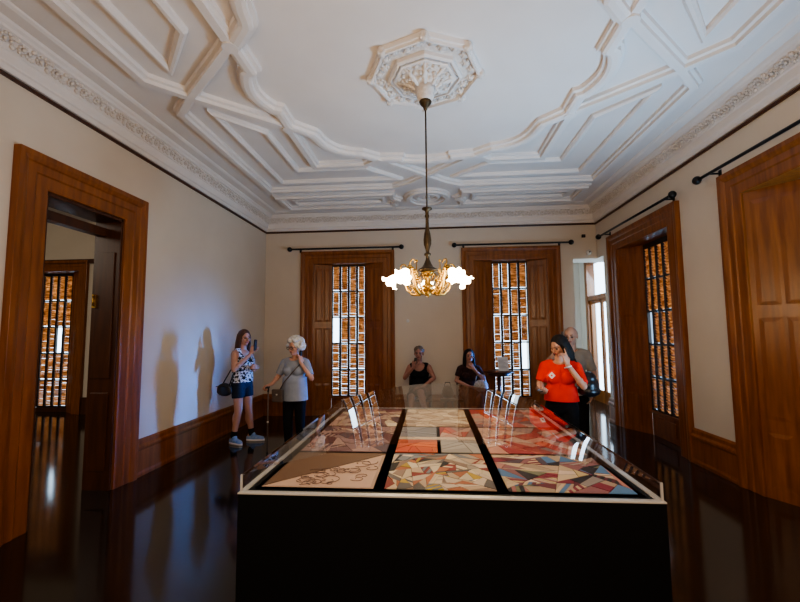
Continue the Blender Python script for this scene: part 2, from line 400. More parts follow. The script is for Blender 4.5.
mb = MB(); mb.box(5.9, 6.1, 8.6, 13.5, 0, 3.6); struct(mb.build('wall_sky_dimmer', mat('sky_dimmer_plaster', (.20, .22, .25), .8, 0, .3, (.26, .28, .31), 1.5)))  # added wall, toned dark so less sky brightness shows through the passage door
mb = MB(); mb.box(2.57, PX, 10.36, 10.4, 0, .3); struct(mb.build('baseboard_passage', M['wood']))

# added unseen openings behind the camera: shuttered window and doorway to admit fill light
for nm, fnx, a, top in (('window_fill', fn_right, (0.2, 1.5), 3.0),):
    window(nm, fnx, *a, top, 0.38, seed=20, glass_top=2.92)
cs = MB(); casing(cs, 0.1, 1.3, 2.87, 0.29, lambda q: (L + q[2], q[0], q[1])); d3 = struct(empty('door_fill')); cs.build('door_frame', M['wood'], d3)

# ------------------------------------------------------------------ baseboards and rails
BBP = [(0, 0), (0.045, 0), (0.045, 0.03), (0.035, 0.06), (0.035, 0.29), (0.05, 0.31), (0.05, 0.335), (0.03, 0.36), (0.028, 0.40), (0.012, 0.42), (0, 0.42)]
def baseboard(name, segs, fn):
    mb = MB()
    for a, b in segs:
        n = len(BBP); vs = [fn((a, -o, z)) for o, z in BBP] + [fn((b, -o, z)) for o, z in BBP]
        mb.add(vs, [(i, i + 1, n + i + 1, n + i) for i in range(n - 1)] + [tuple(range(n)), tuple(range(n, 2 * n))[::-1]])
    return struct(mb.build(name, M['wood']))
baseboard('baseboard_left', [(F, 0.1 - .29), (1.3 + .29, DL[0] - .29), (DL[1] + .29, B)], fn_left)
baseboard('baseboard_right', [(F, .2 - .27), (1.5 + .27, WR2[0] - .27), (WR2[1] + .27, WR1[0] - .27), (WR1[1] + .27, 7.52)], fn_right)
baseboard('baseboard_back', [(L, W1[0] - .25), (W1[1] + .25, W2[0] - .25), (W2[1] + .25, 2.75)], fn_back)
baseboard('baseboard_front', [(L, R)], fn_front)

room = [(L, F), (R, F), (R, B), (L, B)]     # counter-clockwise: left of travel is inside
mb = MB(); mb.sweep(room, [(0, 3.662), (.018, 3.662), (.024, 3.675), (.018, 3.692), (0, 3.692)], True); struct(mb.build('trim_1', M['wood_dark']))
mb = MB(); mb.sweep(room, [(0, 3.70), (.03, 3.70), (.05, 3.735), (.065, 3.745), (.07, 3.76), (.07, 3.835), (.085, 3.845), (.09, 3.86), (.135, 3.935),
                           (.16, 3.945), (.17, 3.965), (.19, 3.98), (.20, 4.0), (.30, 4.006), (.325, 4.018), (.335, H), (0, H)], True)
struct(mb.build('trim_2', M['ceil']))
# leaf-scroll frieze on the cove, one mesh per wall
def frieze(name, p0, p1, inward):
    mb = MB(); p0 = Vector(p0); p1 = Vector(p1); d = (p1 - p0); ln = d.length; d.normalize(); k = int(ln / 0.14)
    for i in range(k):
        s_ = p0 + d * ((i + .5) * ln / k); sg = 1 if i % 2 else -1
        def P(a, up, out):   # along, up the cove slope, out of it
            ins = 0.112 + up * 0.55 + out * .83; z = 3.897 + up * 0.83 - out * .55
            q = s_ + d * a + Vector(inward) * ins; return Vector((q.x, q.y, z))
        for q in range(9):
            t = q / 8 * 1.7 * PI; r = 0.048 * (1 - .5 * q / 8)
            mb.ball(P(math.cos(t) * r, sg * math.sin(t) * r, .012), .0165 - .0009 * q, 6, 4)
        mb.ball(P(0.0, 0, .016), .017, 6, 4)
        for a_, u_ in ((.066, -.030), (.060, .034), (-.064, .036), (-.058, -.036)): mb.ball(P(a_, sg * u_, .008), (.017, .017, .020), 6, 4)
    return struct(mb.build(name, M['relief']))
frieze('trim_3', (L, 1.0), (L, B - .12), (1, 0)); frieze('trim_4', (L + .12, B), (R - .12, B), (0, -1)); frieze('trim_5', (R, 1.0), (R, B - .12), (-1, 0))

# ------------------------------------------------------------------ ceiling mouldings
CX, CY = -0.03, 3.62
def cfn(q): return (CX + q[0], CY + q[1], H - q[2])
BIG = [(-.085, 0), (-.082, .04), (-.058, .048), (-.054, .082), (-.024, .094), (.020, .094), (.048, .082), (.052, .048), (.082, .04), (.085, 0)]
MID = [(-.07, 0), (-.066, .036), (-.038, .044), (-.033, .076), (.033, .076), (.038, .044), (.066, .036), (.07, 0)]
SML = [(-.04, 0), (-.038, .03), (-.014, .052), (.014, .052), (.038, .03), (.04, 0)]
def arc(p, q, bulge, n=10):
    p = Vector(p); q = Vector(q); m = (p + q) / 2; d = q - p; nrm = Vector((-d.y, d.x)).normalized()
    out = []
    for i in range(n + 1):
        t = i / n; out.append(tuple(p + d * t + nrm * bulge * (1 - (2 * t - 1) ** 2)))
    return out
quarter_pts = []
# quarter from the +u axis to the +v axis
qa = [(1.70, 0.0)] + arc((1.70, 0.0), (1.61, .30), -.02, 4)[1:] + [(1.56, .33), (1.56, .64), (1.35, .85)]
qa += arc((1.33, .92), (.86, 1.44), -.13, 10)
qa += [(.65, 1.60), (.36, 1.62), (.34, 1.67)] + arc((.34, 1.67), (0.0, 1.72), -.01, 4)[1:]
ring = list(qa); ring += [(-x, y) for x, y in qa[::-1]][1:]; ring += [(-x, -y) for x, y in qa][1:]; ring += [(x, -y) for x, y in qa[::-1]][1:-1]
cm = MB(); cm.sweep(ring, BIG, True, cfn)
for sx in (1, -1):
    for sy in (1, -1):
        cm.lathe([(.066, 0), (.066, -.097), (.002, -.099)], (CX + sx * 1.575, CY + sy * .665, H), 12, False); cm.lathe([(.056, 0), (.056, -.095), (.002, -.097)], (CX + sx * .645, CY + sy * 1.60, H), 12, False)
struct(cm.build('trim_6', M['ceil']))
tn = [7]
def ctrim(paths, prof, closed=False):
    m_ = MB()
    for i_, p in enumerate(paths): m_.sweep(p, [(o, h * (1 + .03 * i_)) for o, h in prof], closed, cfn)
    struct(m_.build('trim_%d' % tn[0], M['ceil'])); tn[0] += 1
def four(p): return [[(sx * x, sy * y) for x, y in p] for sx in (1, -1) for sy in (1, -1)]
def two_u(p): return [[(s * x, y) for x, y in p] for s in (1, -1)]
def two_v(p): return [[(x, s * y) for x, y in p] for s in (1, -1)]
# diagonals crossing at the side and back nodes
ctrim(four([(1.56, .68), (2.34, 0.0), (2.64, -.30)]), MID)
ctrim(four([(.64, 1.60), (0.0, 2.24), (-.28, 2.52), (-.55, 2.68)]), MID)
ctrim(four([(1.58, .66), (1.58, 1.76), (.86, 1.76), (.70, 1.62)]), MID)
ctrim(four([(2.62, .30), (2.62, 2.66), (.55, 2.68)]), MID)
# inner L panels
ctrim(four([(2.30, .36), (2.30, 2.36), (.44, 2.36), (.88, 1.93), (1.90, 1.93), (1.90, .80)]), SML, True)
# long panels at both ends of the room
ctrim(two_u([(2.62, 3.00), (2.62, 3.62), (.62, 3.62), (.62, 3.44), (.52, 3.31), (.62, 3.18), (.62, 3.00)]) + two_u([(2.62, -3.00), (2.62, -3.62), (.62, -3.62), (.62, -3.18), (.52, -3.31), (.62, -3.00)]), MID, True)
ctrim(two_u([(2.40, 3.18), (2.40, 3.44), (.80, 3.44), (.80, 3.18)]) + two_u([(2.40, -3.18), (2.40, -3.44), (.80, -3.44), (.80, -3.18)]), SML, True)
# oval rosettes beside the crossings
def oval(name, u, v, rx, ry, label):
    m_ = MB()
    pts = [(u + rx * math.cos(2 * PI * k / 40), v + ry * math.sin(2 * PI * k / 40)) for k in range(40)]
    m_.sweep(pts, MID, True, cfn)
    pts = [(u + .55 * rx * math.cos(2 * PI * k / 32), v + .55 * ry * math.sin(2 * PI * k / 32)) for k in range(32)]
    m_.sweep(pts, SML, True, cfn)
    o = m_.build(name, M['ceil'])
    for k in range(10):
        a = 2 * PI * k / 10; m_2 = None
    lm_ = MB()
    for k in range(10):
        a = 2 * PI * k / 10
        lm_.ball(cfn((u + .26 * rx * math.cos(a), v + .26 * ry * math.sin(a), .008)), (.045, .045, .02), 8, 5)
    lm_.ball(cfn((u, v, .012)), (.05, .05, .03), 10, 6)
    lm_.build('leaf_boss', M['relief'], o)
    return tag(o, label, 'ceiling rosette')
oval('ceiling_rosette', 0, 3.28, .34, .34, 'round white plaster rosette on the ceiling just in front of the back cornice')

# central plaster medallion
med = empty('ceiling_medallion', (-0.02, 3.55, H)); tag(med, 'octagonal white plaster ceiling medallion with leaf relief above the chandelier rod', 'ceiling medallion')
def octp(r, a0=0.0): return [(r * math.cos(a0 + PI / 4 * k), r * math.sin(a0 + PI / 4 * k)) for k in range(8)]
mfn = lambda q: (q[0], q[1], -q[2])
m_ = MB(); m_.sweep(octp(.50), [(-.035, 0), (-.032, .04), (-.015, .045), (-.012, .065), (.006, .065), (.010, .035), (.026, .03), (.028, 0)], True, mfn); m_.build('outer_moulding', M['ceil'], med)
m_ = MB(); m_.sweep(octp(.33), [(-.018, .0), (-.016, .06), (.0, .075), (.008, .075), (.012, .05), (.014, 0)], True, mfn)
m_.sweep(octp(.28), [(-.012, .0), (-.012, .075), (.012, .08), (.016, 0)], True, mfn); m_.build('inner_moulding', M['ceil'], med)
m_ = MB()
r0 = [(.49, .012), (.33, .03), (.26, .06), (.15, .105), (.08, .17)]
m_.lathe([(.10, -.15), (.085, -.19), (.078, -.245), (.06, -.275), (.004, -.28)], n=16); m_.build('center_boss', M['relief'], med)
for k in range(8):
    a = PI / 4 * k; rb = MB()
    ca, sa = math.cos(a), math.sin(a)
    rb.tube([(.30 * ca, .30 * sa, -.055), (.16 * ca, .16 * sa, -.105), (.09 * ca, .09 * sa, -.155)], [.014, .016, .014], 8)
    rb.build('rib', M['ceil'], med)
    kb = MB(); kb.ball((.515 * ca, .515 * sa, -.035), (.042, .042, .045), 12, 8)
    for q in range(5):
        b_ = 2 * PI * q / 5; kb.ball((.515 * ca + .03 * math.cos(b_), .515 * sa + .03 * math.sin(b_), -.055), .016, 7, 5)
    kb.build('corner_boss', M['relief'], med)
    lf_ = MB(); am = a + PI / 8
    for (ra, ha), (rb_, hb) in zip(r0[:-1], r0[1:]):
        A = octp(ra); Bq = octp(rb_); j = (k + 1) % 8
        lf_.add([mfn((*A[k], ha)), mfn((*A[j], ha)), mfn((*Bq[j], hb)), mfn((*Bq[k], hb))], [(0, 1, 2, 3)])
    for rr, sp, hh in ((.42, .105, .028), (.42, -.105, .028), (.395, 0.0, .028)):
        cx_, cy_ = rr * math.cos(am) - sp * math.sin(am), rr * math.sin(am) + sp * math.cos(am)
        lf_.ball((cx_, cy_, -hh), (.030, .030, .026), 9, 6)
        for q in range(6):
            b_ = 2 * PI * q / 6; lf_.ball((cx_ + .034 * math.cos(b_), cy_ + .034 * math.sin(b_), -hh + .004), .017, 6, 4)
    for q in range(11):
        t = q / 10; rr = .12 + .14 * t; sp = .045 * math.sin(t * 9) * (1 + t)
        cx_, cy_ = rr * math.cos(am) - sp * math.sin(am), rr * math.sin(am) + sp * math.cos(am)
        lf_.ball((cx_, cy_, -(.118 - .062 * t)), .021, 6, 4)
    for q in (-1, 1):
        cx_, cy_ = .235 * math.cos(am) - q * .06 * math.sin(am), .235 * math.sin(am) + q * .06 * math.cos(am)
        lf_.ball((cx_, cy_, -.068), (.028, .028, .020), 8, 5)
    lf_.build('field_panel', M['relief'], med)

# ------------------------------------------------------------------ chandelier
CHX, CHY = -0.02, 3.55
ch = empty('chandelier', (CHX, CHY, 0)); tag(ch, 'lit brass chandelier with ruffled white glass shades hanging over the display case', 'chandelier')
m_ = MB(); m_.lathe([(.004, 3.765), (.05, 3.765), (.06, 3.745), (.045, 3.72), (.025, 3.70), (.016, 3.67), (.004, 3.67)], n=20); m_.build('canopy', M['bronze'], ch)
m_ = MB(); m_.lathe([(.008, 3.70), (.008, 2.70)], n=12); m_.build('rod', M['bronze'], ch)
m_ = MB(); m_.lathe([(.006, 2.74), (.045, 2.735), (.048, 2.725), (.02, 2.71), (.015, 2.68), (.022, 2.66), (.014, 2.64), (.016, 2.55), (.028, 2.50), (.036, 2.44), (.034, 2.40), (.018, 2.35),
                     (.016, 2.325), (.030, 2.315), (.030, 2.30), (.016, 2.29), (.018, 2.26), (.035, 2.22), (.052, 2.19), (.085, 2.172), (.09, 2.16), (.06, 2.15), (.004, 2.15)], n=24)
m_.build('column', M['bronze'], ch)
m_ = MB(); m_.lathe([(.004, 2.16), (.06, 2.152), (.055, 2.13), (.035, 2.11), (.022, 2.09), (.03, 2.07), (.022, 2.05), (.04, 2.03), (.048, 2.01), (.035, 1.985), (.02, 1.965), (.028, 1.95), (.012, 1.93), (.004, 1.915)], n=24)
for k in range(10):
    a = 2 * PI * k / 10; m_.ball((.05 * math.cos(a), .05 * math.sin(a), 2.125), .014, 7, 5)
    m_.ball((.045 * math.cos(a), .045 * math.sin(a), 2.02), .012, 7, 5)
m_.build('lower_stem', M['brass'], ch)
def shade_mesh(seed):
    rnd = random.Random(seed); m_ = MB(); n = 40; prof = [(.018, 0.0), (.030, .006), (.043, .030), (.050, .058), (.060, .085), (.076, .104), (.090, .112)]
    vs = []
    for i in range(n):
        a = 2 * PI * i / n
        for q, (r, z) in enumerate(prof):
            t = q / (len(prof) - 1); rr = r * (1 + .16 * t * t * math.sin(6 * a)); zz = z + .016 * t * t * math.cos(6 * a + .6) * t
            vs.append((rr * math.cos(a), rr * math.sin(a), zz))
    k = len(prof); fs = []
    for i in range(n):
        j = (i + 1) % n
        for q in range(k - 1): fs.append((i * k + q, j * k + q, j * k + q + 1, i * k + q + 1))
    fs.append([i * k for i in range(n)])
    m_.add(vs, fs, True); m_.ball((0, 0, .055), (.028, .028, .045), 12, 8)
    return m_
for k in range(5):
    a = PI / 2 + 2 * PI * k / 5 + math.radians(2)
    ax = Vector((math.cos(a), math.sin(a), 0)); tz = Vector((-math.sin(a), math.cos(a), 0)); Zv = Vector((0, 0, 1))
    P = lambda r, z, s=0.0: ax * r + Zv * z + tz * s
    am = MB()
    am.tube([P(.03, 1.98), P(.08, 1.945), P(.15, 1.95), P(.195, 2.0), P(.215, 2.07), P(.235, 2.14), P(.255, 2.172), P(.28, 2.165), P(.30, 2.135)], [.013, .014, .014, .013, .012, .011, .011, .011, .012], 8)
    # scrollwork on the arm
    for c0, r_, t0, t1, sgn in (((.15, 2.04), .055, -1.4, 3.6, 1), ((.105, 1.985), .035, 3.0, 8.0, 1), ((.225, 2.20), .045, -1.2, 3.2, 1), ((.18, 2.12), .03, 1.5, 6.4, -1)):
        pts = []
        for q in range(14):
            t = t0 + (t1 - t0) * q / 13; rr = r_ * (1 - .55 * q / 13)
            pts.append(P(c0[0] + rr * math.cos(t), c0[1] + rr * math.sin(t), .012 * sgn * math.sin(t)))
        am.tube(pts, .0065, 6)
    for q in range(12):
        t = q / 11; r_ = .09 + .16 * t; z_ = 1.95 + .03 * math.sin(t * PI) + .20 * t ** 1.7
        for s_ in (-1, 1): am.ball(P(r_, z_, .018 * s_), (.011, .011, .015), 6, 4)
    am.tube([P(.19, 2.08), P(.175, 2.16), P(.17, 2.215)], [.008, .006, .004], 6); am.ball(P(.17, 2.225), .012, 7, 5)
    am.tube([P(.06, 2.07), P(.10, 2.12), P(.125, 2.09), P(.11, 2.05)], .007, 6)
    ao = am.build('arm', M['brass'], ch)
    dirn = (ax * .72 - Zv * .70).normalized(); base = P(.30, 2.135)
    rot = Vector((0, 0, 1)).rotation_difference(dirn).to_matrix().to_4x4()
    g = MB(lambda p: base + dirn * .0 + (rot @ p)); g.lathe([(.010, -.02), (.022, -.015), (.026, .01), (.018, .018), (.003, .018)], n=14); g.build('gallery', M['brass'], ao)
    sm_ = shade_mesh(k); sh = MB(lambda p: base + dirn * .012 + (rot @ (p * .86))); sh.add([tuple(v) for v in sm_.v], sm_.f, True); sh.build('shade', M['shade'], ao)

# ------------------------------------------------------------------ curtain rods
def rod(fn, a0, a1, z, label):
    root = empty('curtain_rod'); tag(root, label, 'curtain rod', 'black curtain rods over the windows')
    m_ = MB(fn); m_.tube([(a0, -.13, z), (a1, -.13, z)], .017, 12); m_.build('pole', M['iron'], root)
    for a, s_ in ((a0, -1), (a1, 1)):
        m_ = MB(fn); m_.ball((a + s_ * .025, -.13, z), .048, 14, 9)
        m_.build('finial', M['iron'], root)
    for a in (a0 + .16, a1 - .16):
        m_ = MB(fn); m_.tube([(a, 0.0, z + .0), (a, -.13, z)], .010, 8); m_.box(a - .02, a + .02, -.008, 0, z - .05, z + .04)
        m_.build('bracket', M['iron'], root)
    return root
rod(fn_back, -2.78, -.58, 3.295, 'black curtain rod with ball ends above the back window behind the white-haired woman')
rod(fn_back, .50, 2.66, 3.30, 'black curtain rod with ball ends above the back window behind the seated long-haired woman')
rod(fn_right, 5.18, 7.36, 3.32, 'black curtain rod with ball ends above the lit louvred window on the right wall')
rod(fn_right, 2.25, 4.66, 3.32, 'black curtain rod above the near right wooden window bay, cut by the photo edge')

# small fixtures in the back right corner and on the back wall
root = empty('wall_sensor', (2.96, B, 3.44)); tag(root, 'small dark sensor high on the back wall near the right corner', 'sensor')
m_ = MB(); m_.box(-.035, .035, -.03, 0, -.03, .03); m_.build('housing', M['iron'], root, .008)
m_ = MB(lambda p: Vector((p[0], -.03 - p[2], p[1]))); m_.lathe([(.018, 0), (.018, .015), (.012, .025), (.002, .027)], n=12); m_.build('lens', M['handset'], root)
root = empty('alarm_bell', (3.05, B + .006, 3.12)); tag(root, 'small round pale alarm fixture above the corner passage opening', 'alarm')
m_ = MB(lambda p: Vector((p[0], -p[2], p[1]))); m_.lathe([(.05, 0), (.05, .02), (.04, .04), (.002, .05)], n=20); m_.build('dome', M['white'], root)
m_ = MB(lambda p: Vector((p[0], -p[2], p[1]))); m_.lathe([(.014, .045), (.014, .06), (.002, .065)], n=12); m_.build('button', M['iron'], root)
root = empty('wall_button', (-.45, B, 1.84)); tag(root, 'tiny round white fitting on the bare back wall between the windows', 'wall fitting')
m_ = MB(lambda p: Vector((p[0], -p[2], p[1]))); m_.lathe([(.032, 0), (.032, .012), (.026, .018), (.002, .02)], n=20); m_.build('plate', M['white'], root)
m_ = MB(lambda p: Vector((p[0], -p[2], p[1]))); m_.lathe([(.012, .016), (.012, .028), (.002, .03)], n=12); m_.build('knob', M['white'], root)

# ------------------------------------------------------------------ display case
X0, X1, Y0, Y1, ZB = -.862, .948, 1.79, 3.82, .90
XC, HW_ = (X0 + X1) / 2, (X1 - X0) / 2
case = empty('display_case', (XC, (Y0 + Y1) / 2, 0)); tag(case, 'large black museum display case with clear arched cover over a quilt', 'display case')
loc = Vector(case.location)
lf2 = lambda p: Vector(p) - loc
m_ = MB(lf2); m_.box(X0 - .012, X1 + .012, Y0 - .012, Y1 + .012, 0.0, ZB - .009); m_.build('base', M['black'], case, .004)
m_ = MB(lf2); m_.sweep([(X0, Y0), (X1, Y0), (X1, Y1), (X0, Y1)], [(-.012, ZB - .011), (-.012, ZB - .006), (-.010, ZB - .004), (0.004, ZB - .004), (.016, ZB - .004), (.016, ZB - .011)], True)
m_.build('rim', M['rim'], case)
m_ = MB(lf2); m_.box(X0 + .02, X1 - .02, Y0 + .02, Y1 - .02, ZB - .06, ZB - .018); m_.build('deck', M['velvet'], case)
def lid_z(u): return ZB + .070 + .155 * (1 - abs(u) ** 1.75)
N = 48
prof = [(X0, ZB - .004), (X0, ZB + .05)] + [(XC + HW_ * (-1 + 2 * i / N), lid_z(-1 + 2 * i / N)) for i in range(N + 1)] + [(X1, ZB + .05), (X1, ZB - .004)]
m_ = MB(lf2)
n = len(prof)
m_.add([(x, Y0, z) for x, z in prof] + [(x, Y1, z) for x, z in prof], [(i, i + 1, n + i + 1, n + i) for i in range(n - 1)], True)
m_.add([(x, Y0, z) for x, z in prof], [tuple(range(n))]); m_.add([(x, Y1, z) for x, z in prof], [tuple(range(n))])
lid = m_.build('cover', M['clear'], case)
for x, y in ((X0, Y0), (X1, Y0), (X0, Y1), (X1, Y1)):     # polished edges of the acrylic at the corners
    em = MB(lf2); em.box(x - .004, x + .004, y - .004, y + .004, ZB - .004, ZB + .070); em.build('corner_edge', M['rim'], case)

# ------------------------------------------------------------------ quilt
qz = ZB - .012
q0x, q1x, q0y, q1y = X0 + .04, X1 - .04, Y0 + .045, Y1 - .045
quilt = empty('quilt', (XC, (q0y + q1y) / 2, qz)); tag(quilt, 'antique crazy patchwork quilt of nine silk blocks laid flat in the display case', 'quilt')
ql = Vector(quilt.location); qf = lambda p: Vector(p) - ql
m_ = MB(qf); m_.box(q0x, q1x, q0y, q1y, qz - .004, qz + .003); m_.build('sashing', M['velvet'], quilt)
PAL = {
 'multi': [(.62, .50, .34), (.70, .58, .42), (.55, .40, .27), (.30, .20, .15), (.025, .02, .02), (.22, .23, .25), (.50, .33, .06), (.28, .05, .04), (.45, .16, .08), (.66, .52, .40), (.14, .12, .11), (.40, .32, .25), (.58, .46, .35)],
 'bright': [(.60, .46, .30), (.03, .025, .03), (.035, .03, .035), (.10, .20, .36), (.56, .42, .28), (.16, .04, .05), (.46, .34, .24), (.48, .22, .18), (.42, .17, .16), (.25, .04, .06), (.55, .42, .22), (.20, .20, .12), (.64, .50, .40), (.30, .13, .13), (.12, .08, .10), (.50, .36, .28), (.35, .30, .27)],
 'red': [(.50, .07, .04), (.42, .10, .08), (.52, .26, .20), (.35, .05, .05), (.46, .30, .24), (.30, .20, .18), (.56, .36, .28)],
 'mauve': [(.24, .14, .15), (.30, .19, .19), (.45, .30, .26), (.16, .07, .08), (.50, .36, .30), (.38, .24, .22), (.12, .08, .10)],
 'cream': [(.62, .50, .36), (.68, .57, .43), (.50, .38, .26), (.40, .28, .18), (.58, .45, .32), (.30, .20, .14)],
}
def split_poly(poly, p, nrm):
    a, b = [], []
    for i in range(len(poly)):
        c, d = poly[i], poly[(i + 1) % len(poly)]
        sc, sd = (c - p).dot(nrm), (d - p).dot(nrm)
        (a if sc >= 0 else b).append(c)
        if sc * sd < 0:
            t = sc / (sc - sd); e = c + (d - c) * t; a.append(e); b.append(e)
    return a, b
def area(p): return abs(sum(p[i].x * p[(i + 1) % len(p)].y - p[(i + 1) % len(p)].x * p[i].y for i in range(len(p)))) / 2
def crazy(x0, x1, y0, y1, n, pal, seed, stripes=.25):
    rnd = random.Random(seed); polys = [[Vector((x0, y0)), Vector((x1, y0)), Vector((x1, y1)), Vector((x0, y1))]]
    while len(polys) < n:
        polys.sort(key=area); p = polys.pop(); c = sum(p, Vector((0, 0))) / len(p)
        c += Vector((rnd.uniform(-.04, .04), rnd.uniform(-.04, .04)))
        a = rnd.uniform(0, PI)
        A, Bq = split_poly(p, c, Vector((math.cos(a), math.sin(a))))
        polys += [q for q in (A, Bq) if len(q) >= 3 and area(q) > 1e-5]
    out = []; last = None
    for p in polys:
        c = rnd.choice(pal)
        while c == last: c = rnd.choice(pal)
        last = c
        if rnd.random() < stripes:
            cs_ = [c, rnd.choice(pal)] + ([rnd.choice(pal)] if rnd.random() < .5 else []); a = rnd.uniform(0, PI); nr = Vector((math.cos(a), math.sin(a)))
            rem = p; lo = min(q.dot(nr) for q in p); hi = max(q.dot(nr) for q in p); k = max(2, int((hi - lo) / .016)); i = 0
            for s_ in range(1, k):
                if len(rem) < 3: break
                A, Bq = split_poly(rem, nr * (lo + (hi - lo) * s_ / k), nr)
                if len(Bq) >= 3: out.append((Bq, cs_[i % len(cs_)])); i += 1
                rem = A
            if len(rem) >= 3: out.append((rem, cs_[i % len(cs_)]))
        else:
            out.append((p, c))
    return out
def block(polys, label, seed=0):
    rnd = random.Random(seed); m_ = MB(qf)
    for p, c in polys:
        z = qz + .006 + rnd.uniform(0, .0018); n = len(p); k = rnd.uniform(.85, 1.12); cc = tuple(v * k for v in c)
        cen = sum(p, Vector((0, 0))) / n
        inn = [cen + (q - cen) * .94 for q in p]
        m_.add([(q.x, q.y, qz + .003) for q in p] + [(q.x, q.y, z) for q in inn], [tuple(range(n, 2 * n))], False, cc)
        m_.add([(q.x, q.y, qz + .0035) for q in p] + [(q.x, q.y, z) for q in inn], [(i, (i + 1) % n, n + (i + 1) % n, n + i) for i in range(n)], False, tuple(v * .72 for v in cc))
    o = m_.build('quilt_block', M['quilt'], quilt); o['label'] = label
    return o
def rect(x0, x1, y0, y1): return [Vector((x0, y0)), Vector((x1, y0)), Vector((x1, y1)), Vector((x0, y1))]
cxs = [(q0x + .02, -.275), (-.225, .285), (.335, q1x - .02)]
rys = [(q0y + .03, 2.40), (2.425, 3.06), (3.085, q1y - .015)]
(xa, xb), (ya, yb) = cxs[0], rys[0]
pk = (.56, .38, .29); bn = (.20, .115, .07)
blk = block([([Vector((xa, ya)), Vector((xb, ya)), Vector((xb, yb - .02)), Vector((xa + .03, ya + .03))], pk),
             ([Vector((xa, ya)), Vector((xa + .03, ya + .03)), Vector((xb, yb - .02)), Vector((xb, yb)), Vector((xa + .2, yb)), Vector((xa, yb))], bn)],
            'pink-beige block with dark scrolling embroidery and a brown corner', 1)
m_ = MB(qf); rnd = random.Random(4)
for i in range(24):
    cx_ = xa + .15 + (xb - xa - .2) * rnd.random() ** .6; cy_ = ya + .03 + rnd.uniform(.02, .9) * (cx_ - xa) * (yb - ya - .06) / (xb - xa)
    cy_ = min(cy_, yb - .1); pts = []; r_ = rnd.uniform(.02, .06); t0 = rnd.uniform(0, 6); sg = rnd.choice((-1, 1))
    for q in range(16):
        t = t0 + sg * q * .38; rr = r_ * (1 - q / 20); pts.append((cx_ + rr * math.cos(t) * 1.2, cy_ + rr * math.sin(t), qz + .0105))
    m_.tube(pts, .0014, 5)
e = m_.build('embroidery', M['thread'], blk); e['label'] = 'dark curling thread embroidery'
block(crazy(*cxs[1], *rys[0], 95, PAL['multi'], 11, .15), 'block of small cream, grey, gold and dark patches', 2)
block(crazy(*cxs[2], *rys[0], 62, PAL['bright'], 23, .38), 'block with long pink, blue, black and gold striped patches', 3)
block(crazy(*cxs[0], *rys[1], 46, PAL['mauve'], 31), 'block of mauve and brown patches', 4)
(xa, xb), (ya, yb) = cxs[1], rys[1]; xm = xa + (xb - xa) * .52; ym = ya + (yb - ya) * .48
pp = []
for (a0, a1, b0, b1, pal, n, sd) in ((xa, xm - .01, ya, ym - .02, [(.52, .10, .045), (.56, .14, .06), (.48, .08, .04)], 8, 1), (xm + .01, xb, ya, ym - .02, [(.36, .32, .28), (.40, .36, .32)], 6, 2),
                                     (xa, xb, ym - .02, ym + .05, [(.58, .46, .34), (.62, .5, .38)], 5, 3), (xa, xm - .01, ym + .05, yb, [(.24, .24, .26), (.28, .27, .28)], 5, 4), (xm + .01, xb, ym + .05, yb, PAL['red'], 12, 5)):
    pp += crazy(a0, a1, b0, b1, n, pal, sd, 0)
block(pp, 'block of large red, grey and cream rectangles', 5)
block(crazy(*cxs[2], *rys[1], 34, PAL['red'], 41, .1), 'block of red and pink triangles', 6)
block(crazy(*cxs[0], *rys[2], 46, PAL['mauve'] + PAL['cream'][:3], 51), 'far block of mauve and cream patches', 7)
block(crazy(*cxs[1], *rys[2], 80, PAL['cream'], 61, .1), 'far block of cream zigzag patches', 8)
block(crazy(*cxs[2], *rys[2], 40, PAL['red'] + PAL['mauve'][:3], 71, .1), 'far block of red-brown patches', 9)

# ------------------------------------------------------------------ people
def basis(d, n):
    d = d.normalized(); n = (n - d * n.dot(d)).normalized(); return d, n, d.cross(n)

